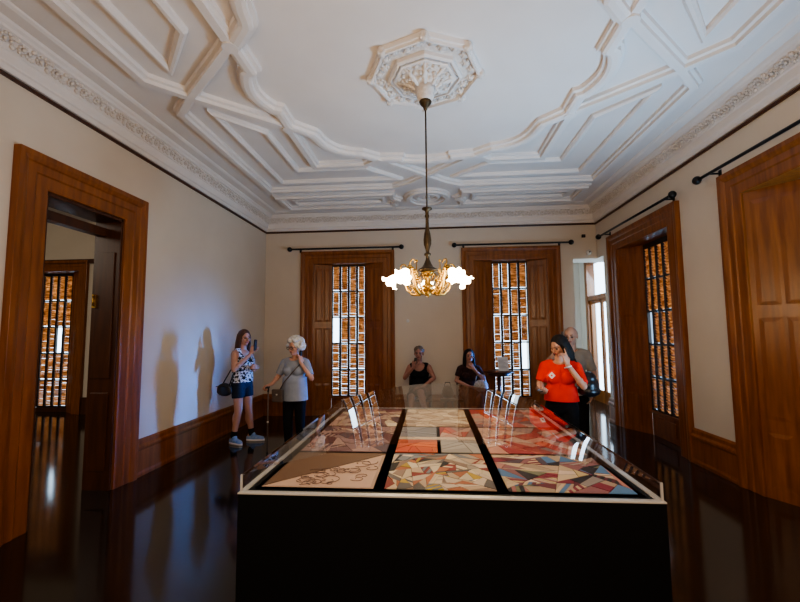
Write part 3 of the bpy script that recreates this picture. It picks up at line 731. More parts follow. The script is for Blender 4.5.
class Prims:
    def __init__(s): s.bm = bmesh.new()
    def ell(s, c, r, rot=None):
        Mx = Matrix.Translation(c) @ (rot.to_4x4() if rot else Matrix.Identity(4)) @ Matrix.Diagonal((*r, 1))
        bmesh.ops.create_icosphere(s.bm, subdivisions=3, radius=1, matrix=Mx)
    def cone(s, a, b, ra, rb):
        a = Vector(a); b = Vector(b); d = b - a; ln = d.length
        if ln < 1e-6: return
        q = Vector((0, 0, 1)).rotation_difference(d).to_matrix().to_4x4()
        bmesh.ops.create_cone(s.bm, cap_ends=True, segments=18, radius1=ra, radius2=rb, depth=ln, matrix=Matrix.Translation((a + b) / 2) @ q)
    def skirt(s, z0, z1, rx0, ry0, rx1, ry1, x=0.0, y=0.0):
        vs = []; n = 28
        for z, rx, ry in ((z0, rx0, ry0), (z1, rx1, ry1)):
            vs.append([s.bm.verts.new((x + rx * math.cos(2 * PI * k / n), y + ry * math.sin(2 * PI * k / n), z)) for k in range(n)])
        for k in range(n): s.bm.faces.new((vs[0][k], vs[0][(k + 1) % n], vs[1][(k + 1) % n], vs[1][k]))
        s.bm.faces.new(vs[0][::-1]); s.bm.faces.new(vs[1])
    def cap(s, a, b, ra, rb=None):
        rb = ra if rb is None else rb; s.cone(a, b, ra, rb)
        for p, r in ((a, ra), (b, rb)): bmesh.ops.create_icosphere(s.bm, subdivisions=2, radius=r, matrix=Matrix.Translation(p))
    def chain(s, pts, rs):
        for i in range(len(pts) - 1): s.cap(pts[i], pts[i + 1], rs[i], rs[i + 1])
    def mesh(s, name, voxel=.006, smooth=4, fac=.5):
        me = bpy.data.meshes.new(name + '_raw'); s.bm.to_mesh(me); s.bm.free()
        o = bpy.data.objects.new('raw', me); COL.objects.link(o)
        rm = o.modifiers.new('r', 'REMESH'); rm.mode = 'VOXEL'; rm.voxel_size = voxel; rm.use_smooth_shade = True
        if smooth: sm = o.modifiers.new('s', 'SMOOTH'); sm.factor = fac; sm.iterations = smooth
        dg = bpy.context.evaluated_depsgraph_get(); dg.update()
        out = bpy.data.meshes.new_from_object(o.evaluated_get(dg)); out.name = name
        bpy.data.objects.remove(o); bpy.data.meshes.remove(me)
        for p in out.polygons: p.use_smooth = True
        return out

def V(*a): return Vector(a)

def hand(P, w, d, n, thumb, curl=0.6, spread=1.0, point=False):
    """palm at wrist w, fingers along d, palm facing n, thumb = +1/-1 side of d x n"""
    d, n, t = basis(d, n); t = t * thumb
    for o in (-.027, -.009, .009, .027): P.cap(w + t * o * .6, w + d * .085 + t * o, .015, .012)
    for i, (o, ln) in enumerate(((.029, .070), (.010, .080), (-.010, .074), (-.029, .058))):
        p = w + d * .088 + t * o; ang = 0.0; c = curl if not (point and i == 0) else .08
        for k, f in enumerate((.45, .32, .23)):
            ang += c * (1.0 if k else .8); dv = d * math.cos(ang) + n * math.sin(ang) + t * (.05 * spread * (1.5 - i))
            q = p + dv.normalized() * ln * f; P.cap(p, q, .0092 - .0008 * k, .0086 - .0008 * k); p = q
    p = w + d * .02 + t * .026
    for dv, ln, r in (((t * .75 + d * .6 + n * .25), .045, .013), ((t * .2 + d * .85 + n * .5), .034, .0105), ((d * .9 + n * .45 - t * .1), .026, .009)):
        q = p + dv.normalized() * ln; P.cap(p, q, r, r * .9); p = q

SKIN = (.42, .22, .15)
def figure(name, label, loc, yaw, h=1.65, g=1.0, bust=.0, seated=False, lean=0.0, armL=None, armR=None, handL=None, handR=None, head_yaw=0.0, head_pitch=0.0,
           skin=SKIN, top=None, sleeve=.45, top_mat=None, hem=.80, legs=None, pants=None, pants_mat=None, pant_end=1.0, hair=None, hair_mat=None, shoes=None, feet=None, belly=.0, shift=(0, 0)):
    """local frame: facing -y, the person's own left is +x"""
    s = h / 1.65
    root = empty('person', loc, yaw); tag(root, label, 'person')
    S = lambda v: Vector(v) * s
    if seated:
        pel = V(0, 0, .56); nb = V(0, -.02 - lean, 1.05); hip = [V(-.09, -.02, .53), V(.09, -.02, .53)]
        kn = legs or [(V(-.11, -.42, .52), V(-.11, -.40, .09)), (V(.11, -.42, .52), V(.11, -.40, .09))]
    else:
        pel = V(shift[0], shift[1], .90); nb = V(0, -lean, 1.385); hip = [V(-.085 + shift[0], shift[1], .87), V(.085 + shift[0], shift[1], .87)]
        kn = legs or [(V(-.10, -.02, .48), V(-.10, .02, .09)), (V(.10, -.02, .48), V(.10, .02, .09))]
    T_ = lambda t: pel + (nb - pel) * t
    def torso(P, e=0.0, lo=0.0):
        P.ell(S(T_(0.0) + V(0, .012, 0)), tuple(s * v for v in (.165 * g + e, .118 * g + e, .13)))
        P.ell(S(T_(.30) + V(0, -.01 - belly * .3, 0)), tuple(s * v for v in (.145 * g + belly * .6 + e, .105 * g + belly + e, .15)))
        P.ell(S(T_(.64)), tuple(s * v for v in (.158 * g + e, .108 * g + e, .165)))
        P.cap(S(T_(.90) + V(-.125, .005, 0)), S(T_(.90) + V(.125, .005, 0)), s * (.058 + e), s * (.058 + e))
        P.ell(S(T_(.80)), tuple(s * v for v in (.15 * g + e, .09 * g + e, .10)))
        if bust > 0:
            for sx in (-1, 1): P.ell(S(T_(.62) + V(sx * .072, -.075 * g - bust * .3, 0)), tuple(s * v for v in (.068 + e, .055 + bust * .5 + e, .062 + e)))
    sh = [T_(.90) + V(-.165 * (1 + (g - 1) * .6), .005, -.01), T_(.90) + V(.165 * (1 + (g - 1) * .6), .005, -.01)]
    arms = [armR or (V(-.22, .03, 1.06), V(-.23, -.06, .82)), armL or (V(.22, .03, 1.06), V(.23, -.06, .82))]
    # ---- body
    P = Prims(); torso(P)
    hd = nb + V(0, -.025, .175)
    P.cap(S(nb + V(0, .005, -.04)), S(hd + V(0, .015, -.05)), s * .056, s * .052)
    HR = Euler((head_pitch, 0, head_yaw)).to_matrix()
    Hd = lambda v: S(hd) + HR @ (Vector(v) * s)
    P.ell(Hd((0, .012, .035)), (.077 * s, .094 * s, .088 * s), HR); P.ell(Hd((0, -.022, -.035)), (.060 * s, .070 * s, .078 * s), HR)
    P.ell(Hd((0, -.062, -.088)), (.028 * s, .026 * s, .022 * s), HR)                       # chin
    P.cap(Hd((0, -.088, .012)), Hd((0, -.108, -.028)), .009 * s, .014 * s)                # nose
    P.cap(Hd((-.04, -.082, .022)), Hd((.04, -.082, .022)), .012 * s, .012 * s)            # brow
    P.cap(Hd((-.018, -.088, -.056)), Hd((.018, -.088, -.056)), .0085 * s, .0085 * s)      # lips
    for sx in (-1, 1):
        P.ell(Hd((sx * .078, .012, -.005)), (.010 * s, .020 * s, .032 * s), HR)           # ears
        P.ell(Hd((sx * .040, -.068, -.020)), (.024 * s, .020 * s, .022 * s), HR)          # cheeks
    for i in (0, 1):
        k, a = kn[i]
        P.chain([S(hip[i]), S(k), S(a)], [s * .088 * g, s * .056 * g, s * .036])
        P.ell(S(k + (a - k) * .32 + V(0, .018, 0)), tuple(s * v for v in (.052 * g, .054 * g, .11)))
        fd = (feet[i] if feet else V(0, -1, 0)).normalized()
        P.chain([S(a + V(0, 0, -.01) - fd * .03), S(a + fd * .10 + V(0, 0, -.05)), S(a + fd * .16 + V(0, 0, -.058))], [s * .034, s * .030, s * .022])
        el, wr = arms[i]
        P.chain([S(sh[i]), S(el), S(wr)], [s * .050 * (.5 + .5 * g), s * .038 * (.5 + .5 * g), s * .026])
        P.ell(S(el + (wr - el) * .25), tuple([s * .040 * (.5 + .5 * g)] * 3))
        hh = (handR, handL)[i]
        if hh: hand(P, S(wr) + hh[0].normalized() * .01, hh[0], hh[1], hh[2], *(hh[3:]))
        else: hand(P, S(wr), (wr - el), V(0, -.3, 0) + V(1 if i == 0 else -1, 0, 0), (-1 if i == 0 else 1) * -1, .35)
    body = P.mesh('body', .006, 3)
    ca = body.color_attributes.new('Col', 'FLOAT_COLOR', 'POINT')
    eyes = [Hd((-.033, -.086, .003)), Hd((.033, -.086, .003))]; brows = [(Hd((-.052, -.088, .030)), Hd((-.015, -.094, .030))), (Hd((.052, -.088, .030)), Hd((.015, -.094, .030)))]
    lip = (Hd((-.020, -.092, -.056)), Hd((.020, -.092, -.056)))
    def dseg(p, a, b):
        d = b - a; t = max(0, min(1, (p - a).dot(d) / d.length_squared)); return (p - a - d * t).length
    hc = S(hd)
    for i, v in enumerate(body.vertices):
        c = skin
        if (v.co - hc).length < .16 * s:
            if min((v.co - e_).length for e_ in eyes) < .014 * s: c = (.02, .014, .012)
            elif min(dseg(v.co, *b_) for b_ in brows) < .007 * s: c = tuple(x * .28 for x in skin)
            elif dseg(v.co, *lip) < .011 * s: c = (skin[0] * .75, skin[1] * .45, skin[2] * .5)
        ca.data[i].color = (*c, 1)
    ob('body', body, M['skin'], root)
    # ---- top
    if top:
        P = Prims(); torso(P, .012)
        zt = pel.z; hz = hem - .90 if not seated else -.05
        zc = T_(.42).z
        P.skirt(s * (pel.z + hz - .03), s * zc, s * (.186 * g + belly * .5), s * (.138 * g + belly * .8), s * (.160 * g + belly * .5), s * (.120 * g + belly), S(pel).x, S(pel).y - .004)
        if top != 'tank':
            for i in (0, 1):
                el, wr = arms[i]; e_ = sh[i] + (el - sh[i]) * min(1, sleeve * 1.6) if sleeve < .65 else el
                P.cap(S(sh[i]), S(sh[i] + (el - sh[i]) * .25), s * .064, s * .062)
                P.cone(S(sh[i] + (el - sh[i]) * .1), S(e_), s * .063, s * .060)
                if sleeve > .8: P.chain([S(el), S(el + (wr - el) * .85)], [s * .05, s * .038])
        me = P.mesh('top', .008, 9)
        bm = bmesh.new(); bm.from_mesh(me)
        # clean hem, neckline and armholes
        zh = s * (pel.z + hz)
        bmesh.ops.bisect_plane(bm, geom=bm.verts[:] + bm.edges[:] + bm.faces[:], plane_co=(0, 0, zh), plane_no=(0, 0, -1), clear_outer=True)
        nbk = S(nb); cut = [v for v in bm.verts if (v.co - (nbk + V(0, -.03, .035) * s)).length < .078 * s]
        if top == 'tank':
            for sx in (0, 1): cut += [v for v in bm.verts if (v.co - (S(sh[sx]) + V((-.035, .035)[sx], 0, -.02) * s)).length < .085 * s and v not in cut]
            cut += [v for v in bm.verts if (v.co - (nbk + V(0, -.10, -.02) * s)).length < .105 * s and v not in cut]
        bmesh.ops.delete(bm, geom=list(set(cut)), context='VERTS')
        bm.to_mesh(me); bm.free()
        ob(('tank_top' if top == 'tank' else 'shirt'), me, top_mat, root)
    # ---- trousers, shorts or skirt
    if pants:
        P = Prims(); P.ell(S(pel + V(0, .012, 0)), tuple(s * v for v in (.165 * g + .007, .118 * g + .007, .135)))
        for i in (0, 1):
            k, a = kn[i]
            if pants == 'shorts':
                e_ = hip[i] + (k - hip[i]) * pant_end; P.cap(S(hip[i]), S(hip[i] + (k - hip[i]) * .2), s * .098 * g); P.cone(S(hip[i]), S(e_), s * .100 * g, s * .088 * g)
            else:
                P.cap(S(hip[i]), S(k), s * .098 * g, s * .070 * g); P.cone(S(k), S(a + (a - k).normalized() * .02), s * .070 * g, s * .058)
                P.ell(S(k), tuple([s * .070 * g] * 3))
        if pants == 'skirt': P.cone(S(hip[0] * .5 + hip[1] * .5), S(kn[0][0] * .5 + kn[1][0] * .5), s * .16, s * .14)
        ob({'shorts': 'shorts', 'trousers': 'trousers', 'skirt': 'skirt'}[pants], P.mesh('lower', .008, 3), pants_mat, root)
    # ---- shoes
    for i in (0, 1):
        k, a = kn[i]; fd = (feet[i] if feet else V(0, -1, 0)).normalized(); up = V(0, 0, 1)
        P = Prims(); P.chain([S(a - fd * .045 + V(0, 0, -.045)), S(a + fd * .06 + V(0, 0, -.045)), S(a + fd * .165 + V(0, 0, -.055))], [s * .040, s * .043, s * .034])
        P.cap(S(a + V(0, 0, -.02)), S(a + V(0, 0, .0) + fd * .02), s * .042)
        me = P.mesh('shoe', .007, 3)
        for v in me.vertices: v.co.z = max(v.co.z, S(a).z - s * .088)
        o = ob('shoe', me, (shoes or (M['blackcloth'], None))[0], root)
        if shoes and shoes[1]:
            q = MB(); c0 = S(a) + V(0, 0, -s * .082)
            sd = fd.cross(up)
            pts = []
            for t in range(20):
                an = 2 * PI * t / 20; pts.append(c0 + fd * (s * (.06 + .145 * math.cos(an))) + sd * (s * .052 * math.sin(an) * (1.0 - .12 * math.cos(an))))
            q.add([p_ + V(0, 0, -.006) for p_ in pts] + [p_ + V(0, 0, .020) for p_ in pts], [(j, (j + 1) % 20, 20 + (j + 1) % 20, 20 + j) for j in range(20)] + [tuple(range(20)), tuple(range(20, 40))], True)
            q.build('sole', shoes[1], o)
            sk = Prims(); sk.cap(S(a + V(0, 0, .0)), S(a + (k - a).normalized() * .09), s * .043, s * .044); ob('sock', sk.mesh('sock', .008, 2), M['blackcloth'], root)
    # ---- hair
    if hair:
        P = Prims(); rnd = random.Random(len(name) + int(h * 100))
        if hair in ('long', 'bob'):
            P.ell(Hd((0, .022, .045)), (.088 * s, .098 * s, .090 * s), HR)
            for k in range(13):
                a = math.radians(-25 + 230 * k / 12); x, y = .080 * math.cos(a), .025 + .080 * math.sin(a)
                ln = (.30 if hair == 'long' else .13) + rnd.uniform(-.03, .03)
                P.chain([Hd((x * .9, y * .9, .04)), Hd((x * 1.08, y * 1.05, -.07)), Hd((x * 1.15, y * 1.0 + .01, -.07 - ln * .55)), Hd((x * .98, y * .9 + .01, -.07 - ln))], [s * .028, s * .028, s * .026, s * .012])
        elif hair == 'curly':
            for k in range(130):
                a = rnd.uniform(0, 2 * PI); e_ = rnd.uniform(-.75, 1.55)
                v_ = V(math.cos(a) * math.cos(e_), math.sin(a) * math.cos(e_), math.sin(e_))
                if v_.y < -.35 and v_.z < .45: continue
                P.ell(Hd((v_.x * .130, .028 + v_.y * .128, .030 + v_.z * .125)), tuple([s * rnd.uniform(.018, .034)] * 3))
            P.ell(Hd((0, .03, .045)), (.10 * s, .100 * s, .095 * s), HR)
        elif hair == 'short':
            P.ell(Hd((0, .022, .050)), (.087 * s, .096 * s, .086 * s), HR)
            for k in range(46):
                a = rnd.uniform(0, 2 * PI); e_ = rnd.uniform(-.1, 1.5); v_ = V(math.cos(a) * math.cos(e_), math.sin(a) * math.cos(e_), math.sin(e_))
                if v_.y < -.45 and v_.z < .55: continue
                P.ell(Hd((v_.x * .08, .022 + v_.y * .09, .045 + v_.z * .082)), tuple([s * .022] * 3))
        elif hair == 'cropped':
            P.ell(Hd((0, .030, .028)), (.0795 * s, .088 * s, .075 * s), HR)
        elif hair == 'bun':
            P.ell(Hd((0, .022, .045)), (.090 * s, .100 * s, .090 * s), HR); P.ell(Hd((0, .11, .06)), (.05 * s, .045 * s, .05 * s), HR)
            for sx in (-1, 1): P.chain([Hd((sx * .07, -.02, .07)), Hd((sx * .088, 0, 0)), Hd((sx * .085, .03, -.07))], [s * .026, s * .024, s * .016])
        ob('hair', P.mesh('hair', .0075 if hair != 'curly' else .008, 2), hair_mat, root)
    root['_s'] = 0.0; del root['_s']
    return root, S, Hd

def place(local, root):
    """point in a figure's local frame to world"""
    return Matrix.Translation(root.location) @ Matrix.Rotation(root.rotation_euler.z, 4, 'Z') @ Vector(local)
def wdir(d, root): return Matrix.Rotation(root.rotation_euler.z, 3, 'Z') @ Vector(d)

def handset(root_fig, p, axis, face, ln, label):
    """audio guide wand: body, keypad, ear piece"""
    w = place(p, root_fig); a = wdir(axis, root_fig).normalized(); f_ = wdir(face, root_fig); f_ = (f_ - a * f_.dot(a)).normalized(); s_ = a.cross(f_)
    o = empty('audio_guide', w); tag(o, label, 'audio guide', 'black handheld audio guides')
    fn = lambda q: a * q[2] + f_ * q[1] + s_ * q[0]
    m_ = MB(fn); m_.box(-.026, .026, -.011, .011, -ln / 2, ln / 2); m_.build('casing', M['handset'], o, .006)
    m_ = MB(fn); m_.box(-.019, .019, .011, .0125, -ln * .1, ln * .32); m_.build('screen', M['print'] if False else M['leather'], o)
    m_ = MB(fn)
    for r in range(3):
        for c in range(3): m_.box(-.017 + c * .0125, -.008 + c * .0125, .011, .013, -ln * .4 + r * .016, -ln * .4 + .009 + r * .016)
    m_.build('keypad', M['iron'], o)
    return o

# 1 — woman in shorts by the left wall
f1, S1, H1 = figure('woman_in_shorts', 'woman in patterned tank top and navy shorts standing against the left wall', (-2.86, 5.88, 0), math.radians(76), 1.64, 1.03, .02,
    armR=(V(-.25, -.06, 1.10), V(-.075, -.215, 1.325)), armL=(V(.23, -.02, 1.09), V(.10, -.20, 1.11)),
    handR=(V(.25, -.1, .95), V(.9, .2, -.2), -1, .9), handL=(V(-.9, -.2, .1), V(0, .9, .1), 1, .8),
    head_yaw=math.radians(-22), head_pitch=math.radians(6), top='tank', top_mat=M['tank_print'], hem=.90, pants='shorts', pants_mat=M['denim'], pant_end=.52,
    legs=[(V(-.10, -.03, .48), V(-.11, .04, .09)), (V(.09, -.06, .48), V(.12, -.10, .09))], feet=[V(-.25, -1, 0), V(.25, -1, 0)], hair='long', hair_mat=M['hair_brown'], shoes=(M['bluegrey'], M['white']))
handset(f1, (-.035, -.255, 1.44), (.12, .05, 1), (0, 1, .1), .17, 'black audio guide held to the mouth of the woman in shorts')
def strap(fig, pts, r, m, name, parent, flat=None):
    q = MB(); inv = Vector(parent.location)
    q.tube([place(p, fig) - inv for p in pts], r, 6); return q.build(name, m, parent)
bag = empty('shoulder_bag', place((-.215, .13, .80), f1), f1.rotation_euler.z); tag(bag, 'black shoulder bag at the hip of the woman in shorts', 'bag')
P = Prims(); P.ell((0, 0, 0), (.055, .13, .095)); P.ell((0, .0, -.03), (.05, .135, .07)); ob('pouch', P.mesh('pouch', .008, 3), M['leather'], bag)
m_ = MB(); m_.tube([(-.052, -.11, .045), (-.058, 0, .05), (-.052, .11, .045)], .006, 6); m_.build('zip', M['iron'], bag)
m_ = MB(lambda p: Matrix.Rotation(-f1.rotation_euler.z, 3, 'Z') @ (place(p, f1) - Vector(bag.location)))
m_.tube([V(-.215, .04, .87), V(-.20, -.02, 1.05), V(-.05, -.165, 1.22), V(.10, -.10, 1.345), V(.135, .03, 1.365), V(.05, .13, 1.22), V(-.10, .14, 1.05), V(-.205, .17, .88)], .009, 6); m_.build('strap', M['leather'], bag)

# 2 — white-haired woman with cane
f2, S2, H2 = figure('woman_with_cane', 'white-haired woman in blue-grey t-shirt leaning on a cane near the back left window', (-1.91, 5.50, 0), math.radians(-6), 1.50, 1.08, .012,
    armL=(V(.30, -.07, 1.09), V(.155, -.13, 1.325)), armR=(V(-.28, .0, 1.10), V(-.275, -.20, 1.015)),
    handL=(V(-.25, .35, .85), V(-.6, .3, .1), -1, .85), handR=(V(-.25, -.55, -.12), V(0, 0, -1), -1, .95),
    head_yaw=math.radians(-20), head_pitch=math.radians(10), top='tee', sleeve=.5, top_mat=M['tee'], hem=.76, pants='trousers', pants_mat=M['blackcloth'], hair='curly', hair_mat=M['hair_white'], belly=.025,
    skin=(.46, .245, .175))
gl = MB()
for sx in (-1, 1):
    c = H2((sx * .036, -.106, .004)); 
    gl.tube([H2((sx * .036 + .027 * math.cos(2 * PI * k / 12), -.104, .004 + .021 * math.sin(2 * PI * k / 12))) for k in range(13)], .0035, 6)
    gl.tube([H2((sx * .063, -.102, .01)), H2((sx * .085, -.05, .012)), H2((sx * .088, .01, .010))], .003, 6)
gl.tube([H2((-.009, -.108, .008)), H2((.009, -.108, .008))], .003, 6)
gl.build('glasses', M['handset'], f2)
handset(f2, S2((.118, -.065, 1.415)), (-.05, .25, 1), (-1, .1, 0), .17, 'black audio guide held to the ear of the white-haired woman')
cw = place((-.262, -.255, 0), f2)
cane = empty('walking_cane', (cw.x, cw.y, 0)); tag(cane, 'slim walking cane held by the white-haired woman', 'cane')
m_ = MB(); m_.tube([(0, 0, .02), (0, 0, .84)], [.009, .010], 10); m_.build('shaft', M['tan'], cane)
m_ = MB(); hx = wdir((.1, -1, 0), f2); m_.tube([Vector((0, 0, .83)), Vector((0, 0, .88)), Vector((0, 0, .895)) + hx * .03, Vector((0, 0, .890)) + hx * .08], [.012, .013, .014, .011], 10)
m_.tube([Vector((0, 0, .88)), Vector((0, 0, .895)) - hx * .04], [.013, .011], 8); m_.build('handle', M['handset'], cane)
m_ = MB(); m_.lathe([(.010, .0), (.015, .0), (.013, .03), (.010, .04)], n=12); m_.build('ferrule', M['handset'], cane)
m_ = MB(); m_.lathe([(.011, .42), (.013, .425), (.013, .44), (.011, .445)], n=12); m_.build('collar', M['rim'], cane)
bag = empty('crossbody_bag', place((-.15, -.20, .775), f2), f2.rotation_euler.z); tag(bag, 'small grey-brown crossbody bag worn by the white-haired woman', 'bag')
m_ = MB(); m_.box(-.075, .075, -.03, .03, -.09, .08); m_.build('pouch', M['tan'], bag, .015)
m_ = MB(); m_.box(-.078, .078, -.036, .0, .0, .085); m_.build('flap', M['tan'], bag, .012)
m_ = MB(lambda p: Vector((p[0], -.036 - p[2], p[1]))); m_.lathe([(.012, 0), (.012, .006), (.002, .008)], (0, .015, 0), 12); m_.build('clasp', M['rim'], bag)
m_ = MB(lambda p: Matrix.Rotation(-f2.rotation_euler.z, 3, 'Z') @ (place(p, f2) - Vector(bag.location)))
m_.tube([S2(q) for q in (V(-.16, -.20, .90), V(-.08, -.205, 1.04), V(.035, -.185, 1.18), V(.115, -.10, 1.295), V(.13, .02, 1.325), V(.03, .14, 1.15), V(-.14, .12, .98), V(-.225, -.03, .92), V(-.21, -.18, .90))], .008, 6); m_.build('strap', M['tan'], bag)

# seats
def chair(loc, rz, label):
    o = empty('side_chair', loc, rz); tag(o, label, 'chair', 'dark chairs along the back wall')
    m_ = MB(); m_.box(-.22, .22, -.22, .22, .40, .44); m_.build('seat', M['wood_dark'], o, .01)
    for sx in (-1, 1):
        m_ = MB(); m_.tube([(sx * .19, -.19, 0), (sx * .19, -.19, .40)], [.016, .022], 8); m_.build('leg', M['wood_dark'], o)
        m_ = MB(); m_.tube([(sx * .19, .23, 0), (sx * .19, .20, .42), (sx * .19, .24, .80)], [.016, .022, .016], 8); m_.build('leg', M['wood_dark'], o)
    m_ = MB(); m_.box(-.19, .19, .215, .24, .66, .79); m_.box(-.19, .19, .21, .23, .52, .57); m_.build('backrest', M['wood_dark'], o, .006)
    return o
chair((-.215, 7.28, 0), 0, 'dark chair under the seated visitor in the black tank top')
chair((.66, 7.28, 0), 0, 'dark chair under the seated long-haired visitor')

# 3 — seated person in a black tank top
f3, S3, H3 = figure('seated_person', 'seated short-haired person in black tank top against the bare back wall', (-.215, 7.25, 0), math.radians(-4), 1.66, 1.03, .02, seated=True, lean=.05,
    armR=(V(-.255, -.10, .80), V(-.09, -.24, .99)), armL=(V(.26, -.08, .80), V(.07, -.27, .66)),
    handR=(V(.15, .0, .95), V(.4, .9, 0), -1, .8), handL=(V(-.95, -.15, -.05), V(0, .1, -1), -1, .5),
    top='tank', top_mat=M['blackcloth'], pants='shorts', pants_mat=M['blackcloth'], pant_end=.95, hair='short', hair_mat=M['hair_grey'], skin=(.30, .145, .11),
    legs=[(V(-.10, -.44, .52), V(-.08, -.42, .09)), (V(.06, -.48, .60), V(.16, -.60, .26))], feet=[V(0, -1, 0), V(.3, -1, -.1)], shoes=(M['white'], M['white']), belly=.03)
handset(f3, (-.055, -.235, 1.09), (.2, 0, 1), (0, 1, 0), .16, 'black audio guide held to the face of the seated person in black tank top')

# 4 — seated long-haired woman
f4, S4, H4 = figure('seated_woman', 'seated woman with long dark hair and brown dress beside the leaflet table', (.66, 7.25, 0), math.radians(6), 1.60, .95, .02, seated=True, lean=.03,
    armR=(V(-.24, -.06, .78), V(-.05, -.28, .70)), armL=(V(.25, -.16, .80), V(.06, -.20, .99)),
    handR=(V(.9, -.2, 0), V(0, 0, -1), 1, .5), handL=(V(-.45, .05, .8), V(-.3, .9, 0), 1, .9),
    top='tee', sleeve=.4, top_mat=M['brownprint'], pants='skirt', pants_mat=M['brownprint'], hair='long', hair_mat=M['hair_black'], skin=(.33, .17, .125))
bag = empty('patterned_bag', (.83, 6.92, .70)); tag(bag, 'pale grey patterned bag on the lap of the long-haired seated woman', 'bag')
P = Prims(); P.ell((0, 0, 0), (.12, .075, .10)); P.ell((0, 0, -.03), (.125, .08, .07)); ob('pouch', P.mesh('pouch', .008, 2), M['palebag'], bag)
m_ = MB(); m_.tube([(-.09, 0, .06), (-.07, 0, .16), (0, 0, .20), (.07, 0, .16), (.09, 0, .06)], .009, 6); m_.build('strap', M['palebag'], bag)
bag = empty('dark_bag', (.28, 7.20, .44)); tag(bag, 'dark bag on the seat side of the long-haired seated woman', 'bag')
P = Prims(); P.ell((0, 0, .12), (.10, .12, .11)); P.ell((0, 0, .08), (.11, .13, .08)); ob('pouch', P.mesh('pouch', .009, 2), M['leather'], bag)
m_ = MB(); m_.tube([(-.06, 0, .2), (-.04, 0, .28), (.04, 0, .28), (.06, 0, .2)], .008, 6); m_.build('strap', M['leather'], bag)
# a stool that carries the dark bag
o = empty('stool', (.28, 7.20, 0)); tag(o, 'dark stool carrying a dark bag beside the seated long-haired woman', 'stool')
m_ = MB(); m_.lathe([(.002, .40), (.13, .40), (.14, .42), (.13, .44), (.002, .44)], n=24); m_.build('seat', M['wood_dark'], o)
for k in range(3):
    a = 2 * PI * k / 3; m_ = MB(); m_.tube([(.12 * math.cos(a), .12 * math.sin(a), 0), (.08 * math.cos(a), .08 * math.sin(a), .40)], .014, 8); m_.build('leg', M['wood_dark'], o)

# 5 — woman in red
f5, S5, H5 = figure('woman_in_red', 'woman in red t-shirt listening to a handset behind the display case', (1.375, 4.42, 0), math.radians(-22), 1.53, 1.03, .008,
    armL=(V(.245, -.16, 1.13), V(.095, -.18, 1.36)), armR=(V(-.225, -.03, 1.13), V(-.185, -.25, 1.06)),
    handL=(V(-.25, .05, .9), V(-.7, .5, 0), -1, .85, 1.0, True), handR=(V(.25, -.9, .1), V(.3, .1, 1), 1, .55),
    head_yaw=math.radians(-38), head_pitch=math.radians(22), top='tee', sleeve=.55, top_mat=M['red'], hem=.945, pants='trousers', pants_mat=M['blackcloth'], hair='bob', hair_mat=M['hair_black'], belly=.01)
handset(f5, S5((.085, -.115, 1.46)), (-.1, .15, 1), (-1, .1, 0), .17, 'black handset held to the ear of the woman in red')
w = place(S5((-.18, -.335, 1.082)), f5)
ph = empty('audio_guide', w, f5.rotation_euler.z); tag(ph, 'black handset lying in the lower hand of the woman in red', 'audio guide', 'black handheld audio guides')
m_ = MB(); m_.box(-.03, .03, -.065, .065, 0, .012); m_.build('casing', M['handset'], ph, .004)
m_ = MB(); m_.box(-.025, .025, -.055, .055, .012, .0128); m_.build('screen', M['bluegrey'], ph)
# white diamond emblem, and the drawn cord of the shirt
sh5 = [c_ for c_ in bpy.data.objects if c_.parent == f5 and c_.name.startswith('shirt')][0]
def front(x, z):
    return min((v.co.y for v in sh5.data.vertices if abs(v.co.x - x) < .012 and abs(v.co.z - z) < .012), default=-.15) - .003
em_ = MB(); ex, ez, er = S5((-.080, 0, 0)).x, S5((0, 0, 1.235)).z, .036
def dia(mb_, q, off, col=None):
    ring_ = [(ex, ez + q), (ex + q, ez), (ex, ez - q), (ex - q, ez)]
    mb_.add([(x, front(x, z) - off, z) for x, z in ring_] + [(ex, front(ex, ez) - off, ez)] , [(0, 1, 4), (1, 2, 4), (2, 3, 4), (3, 0, 4)])
dia(em_, er, .001)
emb = em_.build('emblem', M['white'], f5); emb['label'] = 'white diamond emblem on the red shirt'
w_ = MB(); dia(w_, .012, .0025); w_.build('emblem_center', M['red'], emb)
dc = MB(); xs_ = [(.004 + .006 * math.sin(k), 1.33 - .05 * k) for k in range(6)]
dc.tube([(x, front(x, S5((0, 0, z)).z) - .001, S5((0, 0, z)).z) for x, z in xs_], .0035, 6); lan = dc.build('lanyard', M['red'], f5)
wb = MB(); wc = S5(V(.095, -.18, 1.36)); wb.tube([wc + V(.033 * math.cos(2 * PI * k / 12), .033 * math.sin(2 * PI * k / 12), .01 * math.cos(2 * PI * k / 12) - .02) for k in range(13)], .006, 6); wb.build('wristband', M['white'], f5)
bag = empty('black_handbag', place((.265, .08, 1.045), f5), f5.rotation_euler.z); tag(bag, 'glossy black handbag slung at the elbow of the woman in red', 'bag')
P = Prims(); P.ell((0, 0, 0), (.10, .16, .11)); P.ell((0, .02, -.06), (.115, .18, .075)); P.ell((.0, -.05, .07), (.08, .09, .07)); ob('pouch', P.mesh('pouch', .008, 3), M['leather'], bag)
m_ = MB(); m_.tube([(-.02, -.12, .06), (-.11, -.09, .25), (-.165, -.02, .36), (-.14, .09, .27), (-.02, .12, .06)], .010, 6); m_.build('strap', M['leather'], bag)

